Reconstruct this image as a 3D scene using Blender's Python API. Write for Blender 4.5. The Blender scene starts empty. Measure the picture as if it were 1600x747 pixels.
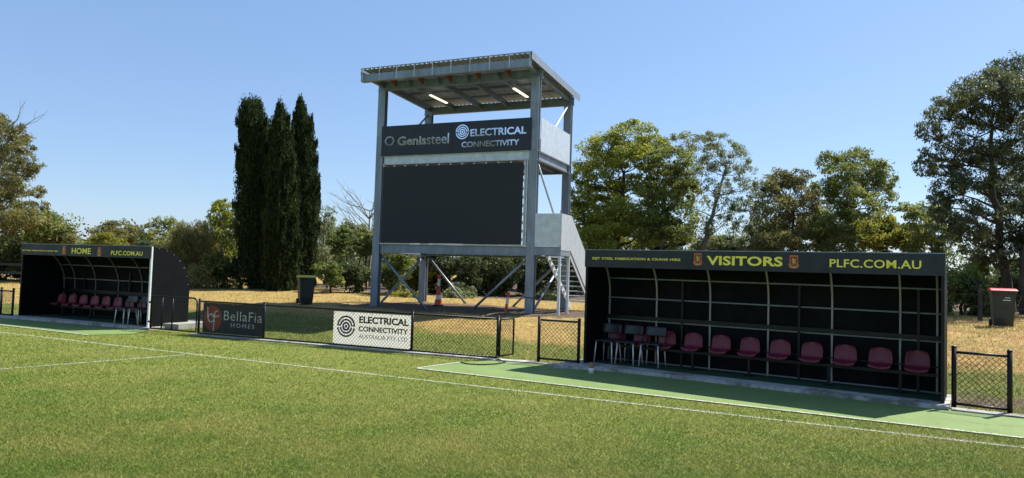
import bpy, bmesh, math, random
import numpy as np
from mathutils import Vector, Matrix
random.seed(7); RNG = np.random.default_rng(7)
S = bpy.context.scene; COL = S.collection; R = math.radians

# ------------------------------------------------------------------ camera, sky, sun, exposure
EYE = 1.9; FPX = 1088.1; PITCH = 0.0452; ROLL = 0.0316
_F = Vector((0, math.cos(PITCH), math.sin(PITCH))); _U0 = Vector((0, -math.sin(PITCH), math.cos(PITCH))); _R0 = Vector((1, 0, 0))
_RT = math.cos(ROLL)*_R0 + math.sin(ROLL)*_U0; _UP = -math.sin(ROLL)*_R0 + math.cos(ROLL)*_U0
cd = bpy.data.cameras.new('camera'); cam = bpy.data.objects.new('camera', cd); COL.objects.link(cam)
cd.sensor_width = 36; cd.lens = FPX/1600*36; cd.clip_start = .05; cd.clip_end = 3000
cam.matrix_world = Matrix(((_RT.x, _UP.x, -_F.x, 0), (_RT.y, _UP.y, -_F.y, 0), (_RT.z, _UP.z, -_F.z, EYE), (0, 0, 0, 1)))
S.camera = cam
SUN_EL = 52.0; SUN_AZ = 58.0            # azimuth clockwise from +Y
W = bpy.data.worlds.new('World'); S.world = W; W.use_nodes = True
nt = W.node_tree; bg = nt.nodes['Background']
sky = nt.nodes.new('ShaderNodeTexSky'); sky.sky_type = 'NISHITA'; sky.sun_disc = False
sky.sun_elevation = R(SUN_EL); sky.sun_rotation = R(SUN_AZ); sky.altitude = 50; sky.air_density = 1.0; sky.dust_density = .5; sky.ozone_density = 3.0
mx = nt.nodes.new('ShaderNodeMix'); mx.data_type = 'RGBA'; mx.inputs[0].default_value = .4; mx.inputs[7].default_value = (1.95, 3.3, 5.9, 1)
nt.links.new(sky.outputs[0], mx.inputs[6]); nt.links.new(mx.outputs[2], bg.inputs[0]); bg.inputs[1].default_value = 0.083
sl = bpy.data.lights.new('sun', 'SUN'); sun = bpy.data.objects.new('sun', sl); COL.objects.link(sun)
sl.energy = 5.0; sl.angle = R(.53); sl.color = (1, .95, .86)
_sd = Vector((math.sin(R(SUN_AZ))*math.cos(R(SUN_EL)), math.cos(R(SUN_AZ))*math.cos(R(SUN_EL)), math.sin(R(SUN_EL))))
sun.rotation_euler = _sd.to_track_quat('Z', 'Y').to_euler()
S.view_settings.view_transform = 'Standard'; S.view_settings.look = 'None'; S.view_settings.exposure = 0.95; S.view_settings.gamma = 1
S.view_settings.use_curve_mapping = False
S.cycles.max_bounces = 8; S.cycles.transparent_max_bounces = 8

def at(px, py, dist):
    """point seen at a pixel of the 1600 px wide photograph, DIST metres ahead"""
    d = _F + _RT*((px-800)/FPX) - _UP*((py-373.5)/FPX)
    return Vector((0, 0, EYE)) + d*(dist/d.y)

# ------------------------------------------------------------------ helpers
def tag(o, label=None, cat=None, group=None, kind=None):
    if label: o['label'] = label
    if cat: o['category'] = cat
    if group: o['group'] = group
    if kind: o['kind'] = kind
    return o
def empty(name, loc=(0, 0, 0), rz=0., label=None, cat=None, group=None):
    o = bpy.data.objects.new(name, None); COL.objects.link(o); o.empty_display_size = .2
    o.location = loc; o.rotation_euler = (0, 0, rz); return tag(o, label, cat, group)
def copy_tree(o, parent=None):
    c = o.copy(); COL.objects.link(c)
    if parent: c.parent = parent
    for ch in o.children: copy_tree(ch, c)
    return c
class MB:
    def __init__(s): s.v = []; s.f = []; s.m = []; s.sm = []
    def add(s, vs, fs, m=0, smooth=False):
        b = len(s.v); s.v += [tuple(p) for p in vs]
        for f in fs: s.f.append(tuple(i+b for i in f)); s.m.append(m); s.sm.append(smooth)
        return s
    def box(s, x0, x1, y0, y1, z0, z1, m=0):
        vs = [(x, y, z) for z in (z0, z1) for y in (y0, y1) for x in (x0, x1)]
        return s.add(vs, [(0, 2, 3, 1), (4, 5, 7, 6), (0, 1, 5, 4), (2, 6, 7, 3), (0, 4, 6, 2), (1, 3, 7, 5)], m)
    def bar(s, a, b, w, h, up=(0, 0, 1), m=0):
        a = Vector(a); b = Vector(b); d = (b-a).normalized(); u = Vector(up)
        sx = d.cross(u)
        if sx.length < 1e-4: sx = d.cross(Vector((0, 1, 0)))
        sx.normalize(); u = sx.cross(d).normalized()
        vs = [p + sx*(i*w/2) + u*(j*h/2) for p in (a, b) for (i, j) in ((-1, -1), (1, -1), (1, 1), (-1, 1))]
        return s.add(vs, [(0, 1, 2, 3), (7, 6, 5, 4), (0, 4, 5, 1), (1, 5, 6, 2), (2, 6, 7, 3), (3, 7, 4, 0)], m)
    def tube(s, pts, rad, n=8, m=0, cap=True):
        pts = [Vector(p) for p in pts]; k = len(pts)
        rr = rad if isinstance(rad, (list, tuple)) else [rad]*k
        t0 = (pts[1]-pts[0]).normalized(); ref = Vector((0, 0, 1)) if abs(t0.z) < .9 else Vector((1, 0, 0))
        sx = t0.cross(ref).normalized(); vs = []
        for i, p in enumerate(pts):
            t = (pts[min(i+1, k-1)]-pts[max(i-1, 0)]).normalized()
            sx = (sx - t*sx.dot(t)).normalized(); sy = t.cross(sx)
            for j in range(n):
                a = 2*math.pi*j/n; vs.append(p + (sx*math.cos(a)+sy*math.sin(a))*rr[i])
        fs = [(i*n+j, i*n+(j+1) % n, (i+1)*n+(j+1) % n, (i+1)*n+j) for i in range(k-1) for j in range(n)]
        b = len(s.v); s.add(vs, fs, m, True)
        if cap:
            s.f.append(tuple(b+j for j in reversed(range(n)))); s.m.append(m); s.sm.append(False)
            s.f.append(tuple(b+(k-1)*n+j for j in range(n))); s.m.append(m); s.sm.append(False)
        return s
    def prism(s, poly, fn, d0, d1, m=0, smooth=False):
        """poly of (a,b); fn(a,b,d)->xyz ; extruded from d0 to d1"""
        n = len(poly)
        vs = [fn(a, b, d0) for a, b in poly] + [fn(a, b, d1) for a, b in poly]
        b0 = len(s.v)
        s.add(vs, [(i, (i+1) % n, n+(i+1) % n, n+i) for i in range(n)], m, smooth)
        s.f.append(tuple(b0+i for i in reversed(range(n)))); s.m.append(m); s.sm.append(False)
        s.f.append(tuple(b0+n+i for i in range(n))); s.m.append(m); s.sm.append(False)
        return s
    def lathe(s, prof, c=(0, 0, 0), n=16, m=0, axis='z'):
        vs = []
        for r, z in prof:
            for j in range(n):
                a = 2*math.pi*j/n
                p = (r*math.cos(a), r*math.sin(a), z) if axis == 'z' else (z, r*math.cos(a), r*math.sin(a))
                vs.append((c[0]+p[0], c[1]+p[1], c[2]+p[2]))
        k = len(prof)
        s.add(vs, [(i*n+j, i*n+(j+1) % n, (i+1)*n+(j+1) % n, (i+1)*n+j) for i in range(k-1) for j in range(n)], m, True)
        return s
    def build(s, name, mat, parent=None, bevel=0., loc=None):
        me = bpy.data.meshes.new(name); me.from_pydata(s.v, [], s.f)
        for mm in (mat if isinstance(mat, (list, tuple)) else [mat]): me.materials.append(mm)
        me.polygons.foreach_set('material_index', s.m); me.polygons.foreach_set('use_smooth', s.sm); me.update()
        bm = bmesh.new(); bm.from_mesh(me); bmesh.ops.recalc_face_normals(bm, faces=bm.faces); bm.to_mesh(me); bm.free()
        o = bpy.data.objects.new(name, me); COL.objects.link(o)
        if loc is not None: o.location = loc
        if parent: o.parent = parent
        if bevel:
            md = o.modifiers.new('bevel', 'BEVEL'); md.width = bevel; md.segments = 2; md.limit_method = 'ANGLE'; md.angle_limit = R(40)
        return o
def fast_mesh(name, verts, nper, mats, midx=None, parent=None, attrs=None):
    """verts (N*nper,3): N separate faces of nper corners"""
    verts = np.asarray(verts, np.float32).reshape(-1, 3); nv = len(verts); nf = nv//nper
    me = bpy.data.meshes.new(name); me.vertices.add(nv); me.vertices.foreach_set('co', verts.ravel())
    me.loops.add(nv); me.loops.foreach_set('vertex_index', np.arange(nv, dtype=np.int32))
    me.polygons.add(nf); me.polygons.foreach_set('loop_start', np.arange(0, nv, nper, dtype=np.int32))
    for m in mats: me.materials.append(m)
    if midx is not None: me.polygons.foreach_set('material_index', np.asarray(midx, np.int32))
    me.update(calc_edges=True)
    o = bpy.data.objects.new(name, me); COL.objects.link(o)
    if parent: o.parent = parent
    return o

# ------------------------------------------------------------------ materials
def nodes(name):
    m = bpy.data.materials.new(name); m.use_nodes = True; t = m.node_tree; return m, t, t.nodes['Principled BSDF']
def noise(t, scale, detail=4, rough=.6, vec=None, coord='Object', stretch=None):
    n = t.nodes.new('ShaderNodeTexNoise'); n.inputs['Scale'].default_value = scale; n.inputs['Detail'].default_value = detail; n.inputs['Roughness'].default_value = rough
    tc = t.nodes.new('ShaderNodeTexCoord'); src = tc.outputs[coord]
    if stretch:
        mp = t.nodes.new('ShaderNodeMapping'); mp.inputs['Scale'].default_value = stretch; t.links.new(src, mp.inputs[0]); src = mp.outputs[0]
    t.links.new(src, n.inputs['Vector']); return n
def ramp(t, src, stops):
    r = t.nodes.new('ShaderNodeValToRGB'); el = r.color_ramp.elements
    while len(el) < len(stops): el.new(.5)
    for e, (p, c) in zip(el, stops): e.position = p; e.color = (*c, 1) if len(c) == 3 else c
    t.links.new(src, r.inputs[0]); return r
def mixc(t, fac, a, b, mode='MIX'):
    m = t.nodes.new('ShaderNodeMix'); m.data_type = 'RGBA'; m.blend_type = mode
    for k, v in ((0, fac), (6, a), (7, b)):
        if hasattr(v, 'is_linked'): t.links.new(v, m.inputs[k])
        elif isinstance(v, (int, float)): m.inputs[k].default_value = v
        else: m.inputs[k].default_value = (*v, 1)
    return m.outputs[2]
def bump(t, b, src, strength=.3, dist=.01):
    n = t.nodes.new('ShaderNodeBump'); n.inputs['Strength'].default_value = strength; n.inputs['Distance'].default_value = dist
    t.links.new(src, n.inputs['Height']); t.links.new(n.outputs[0], b.inputs['Normal'])
def simple(name, col, rough=.6, metal=0., var=.25, scale=6., bmp=0., spec=.5, detail=6, coord='Object', stretch=None):
    m, t, b = nodes(name); n = noise(t, scale, detail, .65, coord=coord, stretch=stretch)
    c = Vector(col); r = ramp(t, n.outputs[0], [(.3, tuple(c*(1-var))), (.7, tuple(c*(1+var)))])
    t.links.new(r.outputs[0], b.inputs['Base Color'])
    rr = ramp(t, n.outputs[0], [(.3, (min(1, rough*1.15),)*3), (.7, (rough*.85,)*3)]); t.links.new(rr.outputs[0], b.inputs['Roughness'])
    b.inputs['Metallic'].default_value = metal; b.inputs['Specular IOR Level'].default_value = spec
    if bmp: bump(t, b, n.outputs[0], bmp, .01)
    return m
M = {}
M['galv'] = simple('galvanised_steel', (.235, .27, .315), .5, .45, .22, 3.5, stretch=(1, 1, .35))
M['galv_sheet'] = simple('galvanised_sheet', (.56, .60, .63), .42, .5, .16, 5., .05)
M['galv_dark'] = simple('weathered_zinc', (.20, .245, .31), .55, .4, .2, 4.)
M['zinc_roof'] = simple('zinc_roofing', (.40, .45, .52), .5, .1, .15, 2.)
M['red_oxide'] = simple('red_oxide_primer', (.16, .06, .045), .7, 0, .2, 8)
M['screen'] = simple('screen_face', (.016, .018, .021), .55, 0, .12, 60, spec=.4)
M['sign_face'] = simple('sign_dark_blue_grey', (.015, .018, .028), .45, 0, .1, 2)
M['mirror_letter'] = simple('silver_letter', (.80, .82, .85), .07, 1., .05, 3)
M['black_ply'] = simple('black_painted_ply', (.0042, .0048, .006), .65, 0, .4, 2.2, .08, .10)
M['black_steel'] = simple('black_powder_coat', (.0055, .0056, .006), .45, 0, .3, 9, 0, .3)
M['fascia'] = simple('charcoal_fascia', (.018, .020, .026), .6, 0, .12, 3)
M['rib'] = simple('cream_painted_steel', (.29, .29, .245), .45, 0, .12, 5)
M['purlin'] = simple('grey_painted_steel', (.15, .16, .16), .5, .2, .2, 5)
M['white_post'] = simple('pale_galvanised_post', (.66, .68, .68), .45, .1, .12, 6)
M['yellow_letter'] = simple('yellow_letter', (.95, .80, .09), .5, 0, .04, 3)
M['orange'] = simple('orange_print', (.46, .12, .035), .5, 0, .06, 10)
M['dark_red'] = simple('dark_red_print', (.13, .014, .012), .5, 0, .06, 10)
M['gold'] = simple('gold_print', (.55, .34, .06), .5, 0, .06, 10)
M['maroon'] = simple('maroon_plastic', (.16, .019, .036), .42, 0, .14, 5, 0, .4)
M['black_plastic'] = simple('black_plastic', (.025, .03, .036), .45, 0, .2, 6)
M['leg_metal'] = simple('pale_metal_leg', (.62, .60, .52), .4, .35, .1, 8)
M['concrete'] = simple('weathered_concrete', (.36, .35, .32), .9, 0, .38, 3.2, .3, .2)
M['banner_dark'] = simple('charcoal_banner', (.024, .025, .030), .5, 0, .15, 3)
M['banner_white'] = simple('white_banner', (.74, .74, .71), .55, 0, .07, 2.5)
M['banner_red'] = simple('brick_red_print', (.30, .055, .035), .5, 0, .06, 5)
M['pale_print'] = simple('pale_grey_print', (.62, .62, .62), .5, 0, .05, 5)
M['black_print'] = simple('black_print', (.015, .016, .018), .5, 0, .05, 5)
M['blue_print'] = simple('navy_print', (.02, .045, .13), .5, 0, .05, 5)
M['bin_green'] = simple('dark_green_bin_plastic', (.008, .016, .012), .5, 0, .25, 5)
M['bin_grey'] = simple('grey_green_bin_plastic', (.024, .030, .025), .5, 0, .25, 5)
M['lid_red'] = simple('red_bin_lid', (.42, .025, .045), .42, 0, .12, 6)
M['lid_yellow'] = simple('yellow_bin_lid', (.45, .40, .03), .45, 0, .14, 6)
M['rubber'] = simple('black_rubber', (.015, .015, .015), .8, 0, .2, 9)
M['cone'] = simple('orange_cone_plastic', (.62, .075, .02), .45, 0, .12, 8)
M['reflect'] = simple('white_reflective_band', (.75, .75, .73), .4, 0, .06, 8)
M['bark_pale'] = simple('pale_gum_bark', (.24, .20, .15), .9, 0, .45, 2.2, .4, .2, stretch=(1, 1, .3))
M['bark_dark'] = simple('dark_bark', (.060, .050, .040), .9, 0, .4, 3, .4, .2, stretch=(1, 1, .3))
M['timber_dark'] = simple('dark_stained_timber', (.03, .028, .026), .8, 0, .3, 5)
M['wire'] = simple('dull_wire', (.12, .12, .12), .6, .3, .1, 5)
m, t, b = nodes('batten_light_diffuser'); b.inputs['Base Color'].default_value = (.8, .78, .66, 1); b.inputs['Emission Color'].default_value = (1, .93, .68, 1); b.inputs['Emission Strength'].default_value = .75; M['light'] = m

m = M['banner_white']; t = m.node_tree; b = t.nodes['Principled BSDF']; tr = t.nodes.new('ShaderNodeBsdfTranslucent'); tr.inputs[0].default_value = (.8, .78, .70, 1); mx = t.nodes.new('ShaderNodeMixShader'); mx.inputs[0].default_value = .5
t.links.new(b.outputs[0], mx.inputs[1]); t.links.new(tr.outputs[0], mx.inputs[2]); t.links.new(mx.outputs[0], t.nodes['Material Output'].inputs[0])

def leaf_mat(name, a, bcol, c, transl=.4, rough=.55, spec=.3):
    m = bpy.data.materials.new(name); m.use_nodes = True; t = m.node_tree; t.nodes.clear()
    out = t.nodes.new('ShaderNodeOutputMaterial'); g = t.nodes.new('ShaderNodeNewGeometry')
    r = ramp(t, g.outputs['Random Per Island'], [(0., a), (.5, bcol), (1., c)])
    n = noise(t, .55, 3, .6, coord='Object'); k = ramp(t, n.outputs[0], [(.35, (.72, .74, .72)), (.65, (1.25, 1.2, 1.05))])
    colr = mixc(t, 1., r.outputs[0], k.outputs[0], 'MULTIPLY')
    p = t.nodes.new('ShaderNodeBsdfPrincipled'); p.inputs['Roughness'].default_value = rough; p.inputs['Specular IOR Level'].default_value = spec
    tr = t.nodes.new('ShaderNodeBsdfTranslucent'); mx = t.nodes.new('ShaderNodeMixShader'); mx.inputs[0].default_value = transl
    t.links.new(colr, p.inputs['Base Color']); t.links.new(colr, tr.inputs['Color'])
    t.links.new(p.outputs[0], mx.inputs[1]); t.links.new(tr.outputs[0], mx.inputs[2]); t.links.new(mx.outputs[0], out.inputs[0])
    return m
L = {}
L['gum_yellow'] = leaf_mat('yellow_green_gum_leaf', (0.138, 0.196, 0.032), (0.253, 0.293, 0.046), (0.414, 0.391, 0.063), 0.52)
L['gum_olive'] = leaf_mat('olive_gum_leaf', (0.100, 0.144, 0.040), (0.181, 0.225, 0.060), (0.312, 0.300, 0.081), 0.5)
L['gum_grey'] = leaf_mat('grey_green_gum_leaf', (0.117, 0.163, 0.081), (0.202, 0.247, 0.120), (0.312, 0.325, 0.163), 0.46)
L['gum_dark'] = leaf_mat('dark_gum_leaf', (0.055, 0.081, 0.044), (0.098, 0.124, 0.065), (0.195, 0.202, 0.094), 0.42)
L['gum_brown'] = leaf_mat('brownish_gum_leaf', (0.120, 0.138, 0.054), (0.204, 0.204, 0.074), (0.312, 0.264, 0.102), 0.46)
L['cypress'] = leaf_mat('cypress_needle', (.012, .024, .012), (.030, .050, .020), (.080, .105, .036), .28, .85, .08)
L['shrub'] = leaf_mat('shrub_leaf', (0.072, 0.114, 0.031), (0.130, 0.182, 0.046), (0.234, 0.260, 0.065), 0.46)
L['shrub_dark'] = leaf_mat('dark_shrub_leaf', (0.038, 0.059, 0.026), (0.068, 0.097, 0.036), (0.135, 0.162, 0.051), 0.4)
L['shrub_yellow'] = leaf_mat('yellow_shrub_leaf', (.13, .155, .028), (.22, .225, .036), (.32, .29, .05), 0.5)

# ground materials: one sheet with painted-in zones (pitch, dry bank, green bank, mulch) as vertex attributes
def attr(t, n):
    a = t.nodes.new('ShaderNodeAttribute'); a.attribute_name = n; return a.outputs['Fac']
def brk(t, fac, scale, amt=.5):
    n = noise(t, scale, 6, .7, coord='Object'); a = t.nodes.new('ShaderNodeMath'); a.operation = 'MULTIPLY_ADD'; t.links.new(n.outputs[0], a.inputs[0]); a.inputs[1].default_value = amt*2
    s = t.nodes.new('ShaderNodeMath'); s.operation = 'SUBTRACT'; t.links.new(fac, a.inputs[2]); t.links.new(a.outputs[0], s.inputs[0]); s.inputs[1].default_value = amt; s.use_clamp = True
    r = ramp(t, s.outputs[0], [(.35, (0, 0, 0)), (.65, (1, 1, 1))]); return r.outputs[0]
m, t, b = nodes('ground_surface'); M['ground'] = m
nf = noise(t, 38, 8, .75); nm = noise(t, 2.2, 5, .6); nl = noise(t, .45, 4, .6)
pitch = ramp(t, nf.outputs[0], [(.3, (.085, .118, .020)), (.5, (.155, .185, .036)), (.72, (.26, .25, .075))])
pl = ramp(t, nm.outputs[0], [(.3, (.78, .86, .72)), (.7, (1.18, 1.1, 1.1))]); pitchc = mixc(t, 1., pitch.outputs[0], pl.outputs[0], 'MULTIPLY')
dry = ramp(t, nf.outputs[0], [(.3, (.20, .135, .042)), (.55, (.34, .245, .085)), (.75, (.46, .35, .15))])
drym = ramp(t, nm.outputs[0], [(.3, (.72, .70, .66)), (.65, (1.12, 1.1, 1.05))]); dryc = mixc(t, 1., dry.outputs[0], drym.outputs[0], 'MULTIPLY')
grn = ramp(t, nf.outputs[0], [(.3, (.06, .085, .015)), (.55, (.13, .15, .03)), (.75, (.25, .22, .07))])
mul = ramp(t, nf.outputs[0], [(.3, (.045, .032, .022)), (.55, (.11, .080, .055)), (.75, (.24, .18, .12))])
c1 = mixc(t, brk(t, attr(t, 'green'), 2.5, .45), dryc, grn.outputs[0])
c2 = mixc(t, brk(t, attr(t, 'mulch'), 1.6, .5), c1, mul.outputs[0])
c3 = mixc(t, attr(t, 'pitch'), c2, pitchc)
t.links.new(c3, b.inputs['Base Color']); b.inputs['Roughness'].default_value = .9; b.inputs['Specular IOR Level'].default_value = .15
bump(t, b, nf.outputs[0], .5, .03)
def blade_mat(name, stops, straw=None):
    m, t, b = nodes(name); g = t.nodes.new('ShaderNodeNewGeometry'); r = ramp(t, g.outputs['Random Per Island'], stops)
    n = noise(t, .9, 5, .65, coord='Object'); n2 = noise(t, .22, 3, .6, coord='Object', stretch=(1, 2.2, 1))
    k = ramp(t, n.outputs[0], [(.38, (.66, .86, .62)), (.64, (1.38, 1.14, 1.45))]); k2 = ramp(t, n2.outputs[0], [(.38, (.80, .93, .76)), (.62, (1.18, 1.04, 1.2))])
    c = mixc(t, 1., mixc(t, 1., r.outputs[0], k.outputs[0], 'MULTIPLY'), k2.outputs[0], 'MULTIPLY')
    n3 = noise(t, .55, 6, .72, coord='Object', stretch=(.8, 1.7, 1)); f3 = ramp(t, n3.outputs[0], [(.47, (0, 0, 0)), (.70, (.38, .38, .38))])
    if straw: c = mixc(t, f3.outputs[0], c, straw)
    t.links.new(c, b.inputs['Base Color']); b.inputs['Roughness'].default_value = .6; b.inputs['Specular IOR Level'].default_value = .25
    tr = t.nodes.new('ShaderNodeBsdfTranslucent'); mx = t.nodes.new('ShaderNodeMixShader'); mx.inputs[0].default_value = .3
    t.links.new(c, tr.inputs['Color']); o = t.nodes['Material Output']
    t.links.new(b.outputs[0], mx.inputs[1]); t.links.new(tr.outputs[0], mx.inputs[2]); t.links.new(mx.outputs[0], o.inputs[0]); return m
M['blade'] = blade_mat('pitch_grass_blade', [(0., (.075, .122, .016)), (.5, (.145, .192, .030)), (.85, (.225, .248, .052)), (1., (.42, .40, .13))], (.31, .30, .085))
M['blade_dry'] = blade_mat('dry_grass_blade', [(0., (.26, .18, .055)), (.5, (.42, .31, .115)), (1., (.58, .46, .21))])
M['blade_green'] = blade_mat('bank_grass_blade', [(0., (.065, .095, .016)), (.5, (.15, .175, .030)), (1., (.33, .29, .08))])
M['blade_straw'] = blade_mat('mulch_litter', [(0., (.05, .035, .025)), (.6, (.14, .10, .07)), (1., (.34, .27, .19))])
M['blade_white'] = blade_mat('chalked_grass_blade', [(0., (.24, .27, .16)), (.5, (.48, .49, .40)), (1., (.74, .74, .68))])
m, t, b = nodes('white_line_paint'); n = noise(t, 26, 6, .7); r = ramp(t, n.outputs[0], [(.34, (.14, .16, .06)), (.52, (.38, .39, .30)), (.72, (.60, .60, .54))])
t.links.new(r.outputs[0], b.inputs['Base Color']); b.inputs['Roughness'].default_value = .9; M['line'] = m
m, t, b = nodes('synthetic_turf'); n = noise(t, 90, 6, .8); n2 = noise(t, 1.2, 4, .6)
r = ramp(t, n.outputs[0], [(.3, (.085, .148, .034)), (.55, (.142, .215, .058)), (.75, (.21, .285, .095))]); k = ramp(t, n2.outputs[0], [(.3, (.9, .9, .9)), (.7, (1.1, 1.1, 1.1))])
n4 = noise(t, 3.2, 7, .75); k4 = ramp(t, n4.outputs[0], [(.30, (.62, .60, .55)), (.46, (1, 1, 1)), (.62, (1, 1, 1)), (.78, (1.22, 1.14, 1.1))])
cm = mixc(t, 1., mixc(t, 1., r.outputs[0], k.outputs[0], 'MULTIPLY'), k4.outputs[0], 'MULTIPLY')
t.links.new(cm, b.inputs['Base Color']); b.inputs['Roughness'].default_value = .85; bump(t, b, n.outputs[0], .6, .012); M['turf'] = m
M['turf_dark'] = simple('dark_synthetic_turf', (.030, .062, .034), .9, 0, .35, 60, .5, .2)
m, t, b = nodes('concrete_kerb'); n = noise(t, 9, 8, .75); n2 = noise(t, 1.7, 4, .7)
r = ramp(t, n.outputs[0], [(.3, (.20, .19, .17)), (.5, (.40, .39, .36)), (.75, (.55, .54, .5))]); k = ramp(t, n2.outputs[0], [(.38, (.42, .40, .37)), (.52, (1, 1, 1))])
t.links.new(mixc(t, 1., r.outputs[0], k.outputs[0], 'MULTIPLY'), b.inputs['Base Color']); b.inputs['Roughness'].default_value = .9; bump(t, b, n.outputs[0], .5, .02); M['kerb'] = m

# ------------------------------------------------------------------ ground
FENCE = np.array([(-90, 55.), (-14.81, 21.13), (-9.7, 18.84), (-7.99, 18.0), (-.24, 14.89), (1.545, 14.3), (6.71, 10.78), (7.43, 10.39), (20, 2.2), (90, -42)])
def behind(x, y):
    """signed distance behind the fence line (positive = away from the pitch)"""
    x = np.asarray(x, float); y = np.asarray(y, float); best = np.full(x.shape, 1e9); sg = np.zeros(x.shape)
    for (ax, ay), (bx, by) in zip(FENCE[:-1], FENCE[1:]):
        dx, dy = bx-ax, by-ay; l2 = dx*dx+dy*dy; u = np.clip(((x-ax)*dx+(y-ay)*dy)/l2, 0, 1)
        d = np.hypot(x-ax-u*dx, y-ay-u*dy); c = np.sign(dx*(y-ay)-dy*(x-ax)); k = d < best
        best = np.where(k, d, best); sg = np.where(k, c, sg)
    return best*sg
def sstep(a, b, v):
    u = np.clip((v-a)/(b-a), 0, 1); return u*u*(3-2*u)
def gz(x, y):
    x = np.asarray(x, float); y = np.asarray(y, float)
    n = behind(x, y); s = .9017*x-.4323*y
    h = np.interp(s, [-60, -24, -17, -9.5, -4.5, 2.5, 60], [.5, .48, .43, .45, .62, .83, .85])
    z = h*sstep(.55, np.interp(s, [-20, -8, 0], [8.5, 8.5, 7.6]), n) + np.clip(n-9, 0, 60)*.012
    w = np.clip((n-.8)/2, 0, 1)
    return z + w*(.025*np.sin(x*1.9+.7*y)*np.sin(y*1.3-.4*x) + .012*np.sin(4.1*x+1.)*np.sin(3.7*y))
def gz1(x, y): return float(gz(np.array([x]), np.array([y]))[0])
def gaxis(lo, hi, st, far, k=1.18):
    a = list(np.arange(lo, hi+1e-6, st)); s = st; v = hi
    while v < far: s *= k; v += s; a.append(v)
    s = st; v = lo; b = []
    while v > -far: s *= k; v -= s; b.append(v)
    return np.array(b[::-1]+a)
gx = gaxis(-22, 17, .22, 1500); gy = gaxis(2, 40, .22, 1500)
XX, YY = np.meshgrid(gx, gy); ZZ = gz(XX, YY); NB = behind(XX, YY)
nx, ny = len(gx), len(gy)
me = bpy.data.meshes.new('ground'); me.vertices.add(nx*ny); me.vertices.foreach_set('co', np.stack([XX, YY, ZZ], -1).astype(np.float32).ravel())
ii = (np.arange(ny-1)[:, None]*nx+np.arange(nx-1)[None, :]).ravel(); q = np.stack([ii, ii+1, ii+nx+1, ii+nx], -1).astype(np.int32)
me.loops.add(q.size); me.loops.foreach_set('vertex_index', q.ravel()); me.polygons.add(len(q)); me.polygons.foreach_set('loop_start', np.arange(0, q.size, 4, dtype=np.int32))
SS = .9017*XX-.4323*YY
def zone(name, arr):
    a = me.attributes.new(name, 'FLOAT', 'POINT'); a.data.foreach_set('value', arr.astype(np.float32).ravel())
def z_green(n, s): return .12+.85*(1-sstep(np.interp(s, [-30, -16, -6, 3], [1.0, 3.2, 1.6, 1.8]), np.interp(s, [-30, -16, -6, 3], [3.5, 6.5, 3.6, 4.5]), n))
def z_mulch(n, s):
    a = sstep(6.2, 8.2, n)*sstep(-18.5, -15.5, s)*(1-sstep(-6, -3, s))*(1-.75*sstep(10.5, 12.5, n)); far = sstep(15, 19, n)*sstep(-40, -20, s)+0*n
    dirt = np.exp(-((n-.9)/.9)**2)*sstep(-5, -4, s)*.75
    return np.clip(np.maximum(np.maximum(a, far), dirt), 0, 1)
zone('pitch', (NB < .12).astype(float)); zone('green', z_green(NB, SS)); zone('mulch', z_mulch(NB, SS))
me.materials.append(M['ground']); me.update(calc_edges=True); me.polygons.foreach_set('use_smooth', np.ones(len(q), bool))
ground = bpy.data.objects.new('ground', me); COL.objects.link(ground); tag(ground, 'mown sports pitch rising to a dry grass bank', kind='structure')

def sheet(name, poly, z, mat, label=None, thick=0.):
    mb = MB(); n = len(poly)
    if thick: mb.prism(poly, lambda a, b, d: (a, b, d), z-thick, z)
    else: mb.add([(x, y, z) for x, y in poly], [tuple(range(n))])
    return tag(mb.build(name, mat), label, kind='structure')
MAT_V = [(-1.71, 13.20), (12.5, 5.62), (12.5, 6.85), (7.6, 10.15), (6.75, 10.62), (1.35, 13.95), (.6, 14.33), (-.25, 14.66), (-.957, 14.22)]
MAT_H = [(-10.22, 17.05), (-9.46, 17.55), (-9.5, 18.5), (-14.95, 20.9), (-24, 25.0), (-24, 24.12)]
sheet('turf_mat', MAT_V, .012, M['turf'], 'green synthetic turf mat in front of the VISITORS shelter')
sheet('turf_mat', MAT_H, .012, M['turf'], 'green synthetic turf mat in front of the HOME shelter')
LINES = []
def strip(name, a, b, w, z, label, mat='line'):
    a = Vector(a); b = Vector(b); d = (b-a).normalized(); n = Vector((-d.y, d.x))*(w/2); LINES.append((a, b, w))
    return sheet(name, [a-n, b-n, b+n, a+n], z, M[mat], label)
strip('touchline', (-34, 27.3), (16, 3.62), .065, .005, 'white painted touchline along the pitch edge')
strip('halfway_line', (-6.49, 14.07), (-14.5, 3.75), .065, .0055, 'white painted line running in from the touchline')
strip('mat_edge_line', (-1.71, 13.17), (12.5, 5.59), .075, .0165, 'white edge line of the mat before VISITORS')
strip('mat_edge_line', (-1.70, 13.20), (-.98, 14.19), .07, .0175, 'white end line of the mat before VISITORS')
strip('mat_edge_line', (-10.22, 17.02), (-24, 24.09), .075, .0165, 'white edge line of the mat before HOME')

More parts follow.
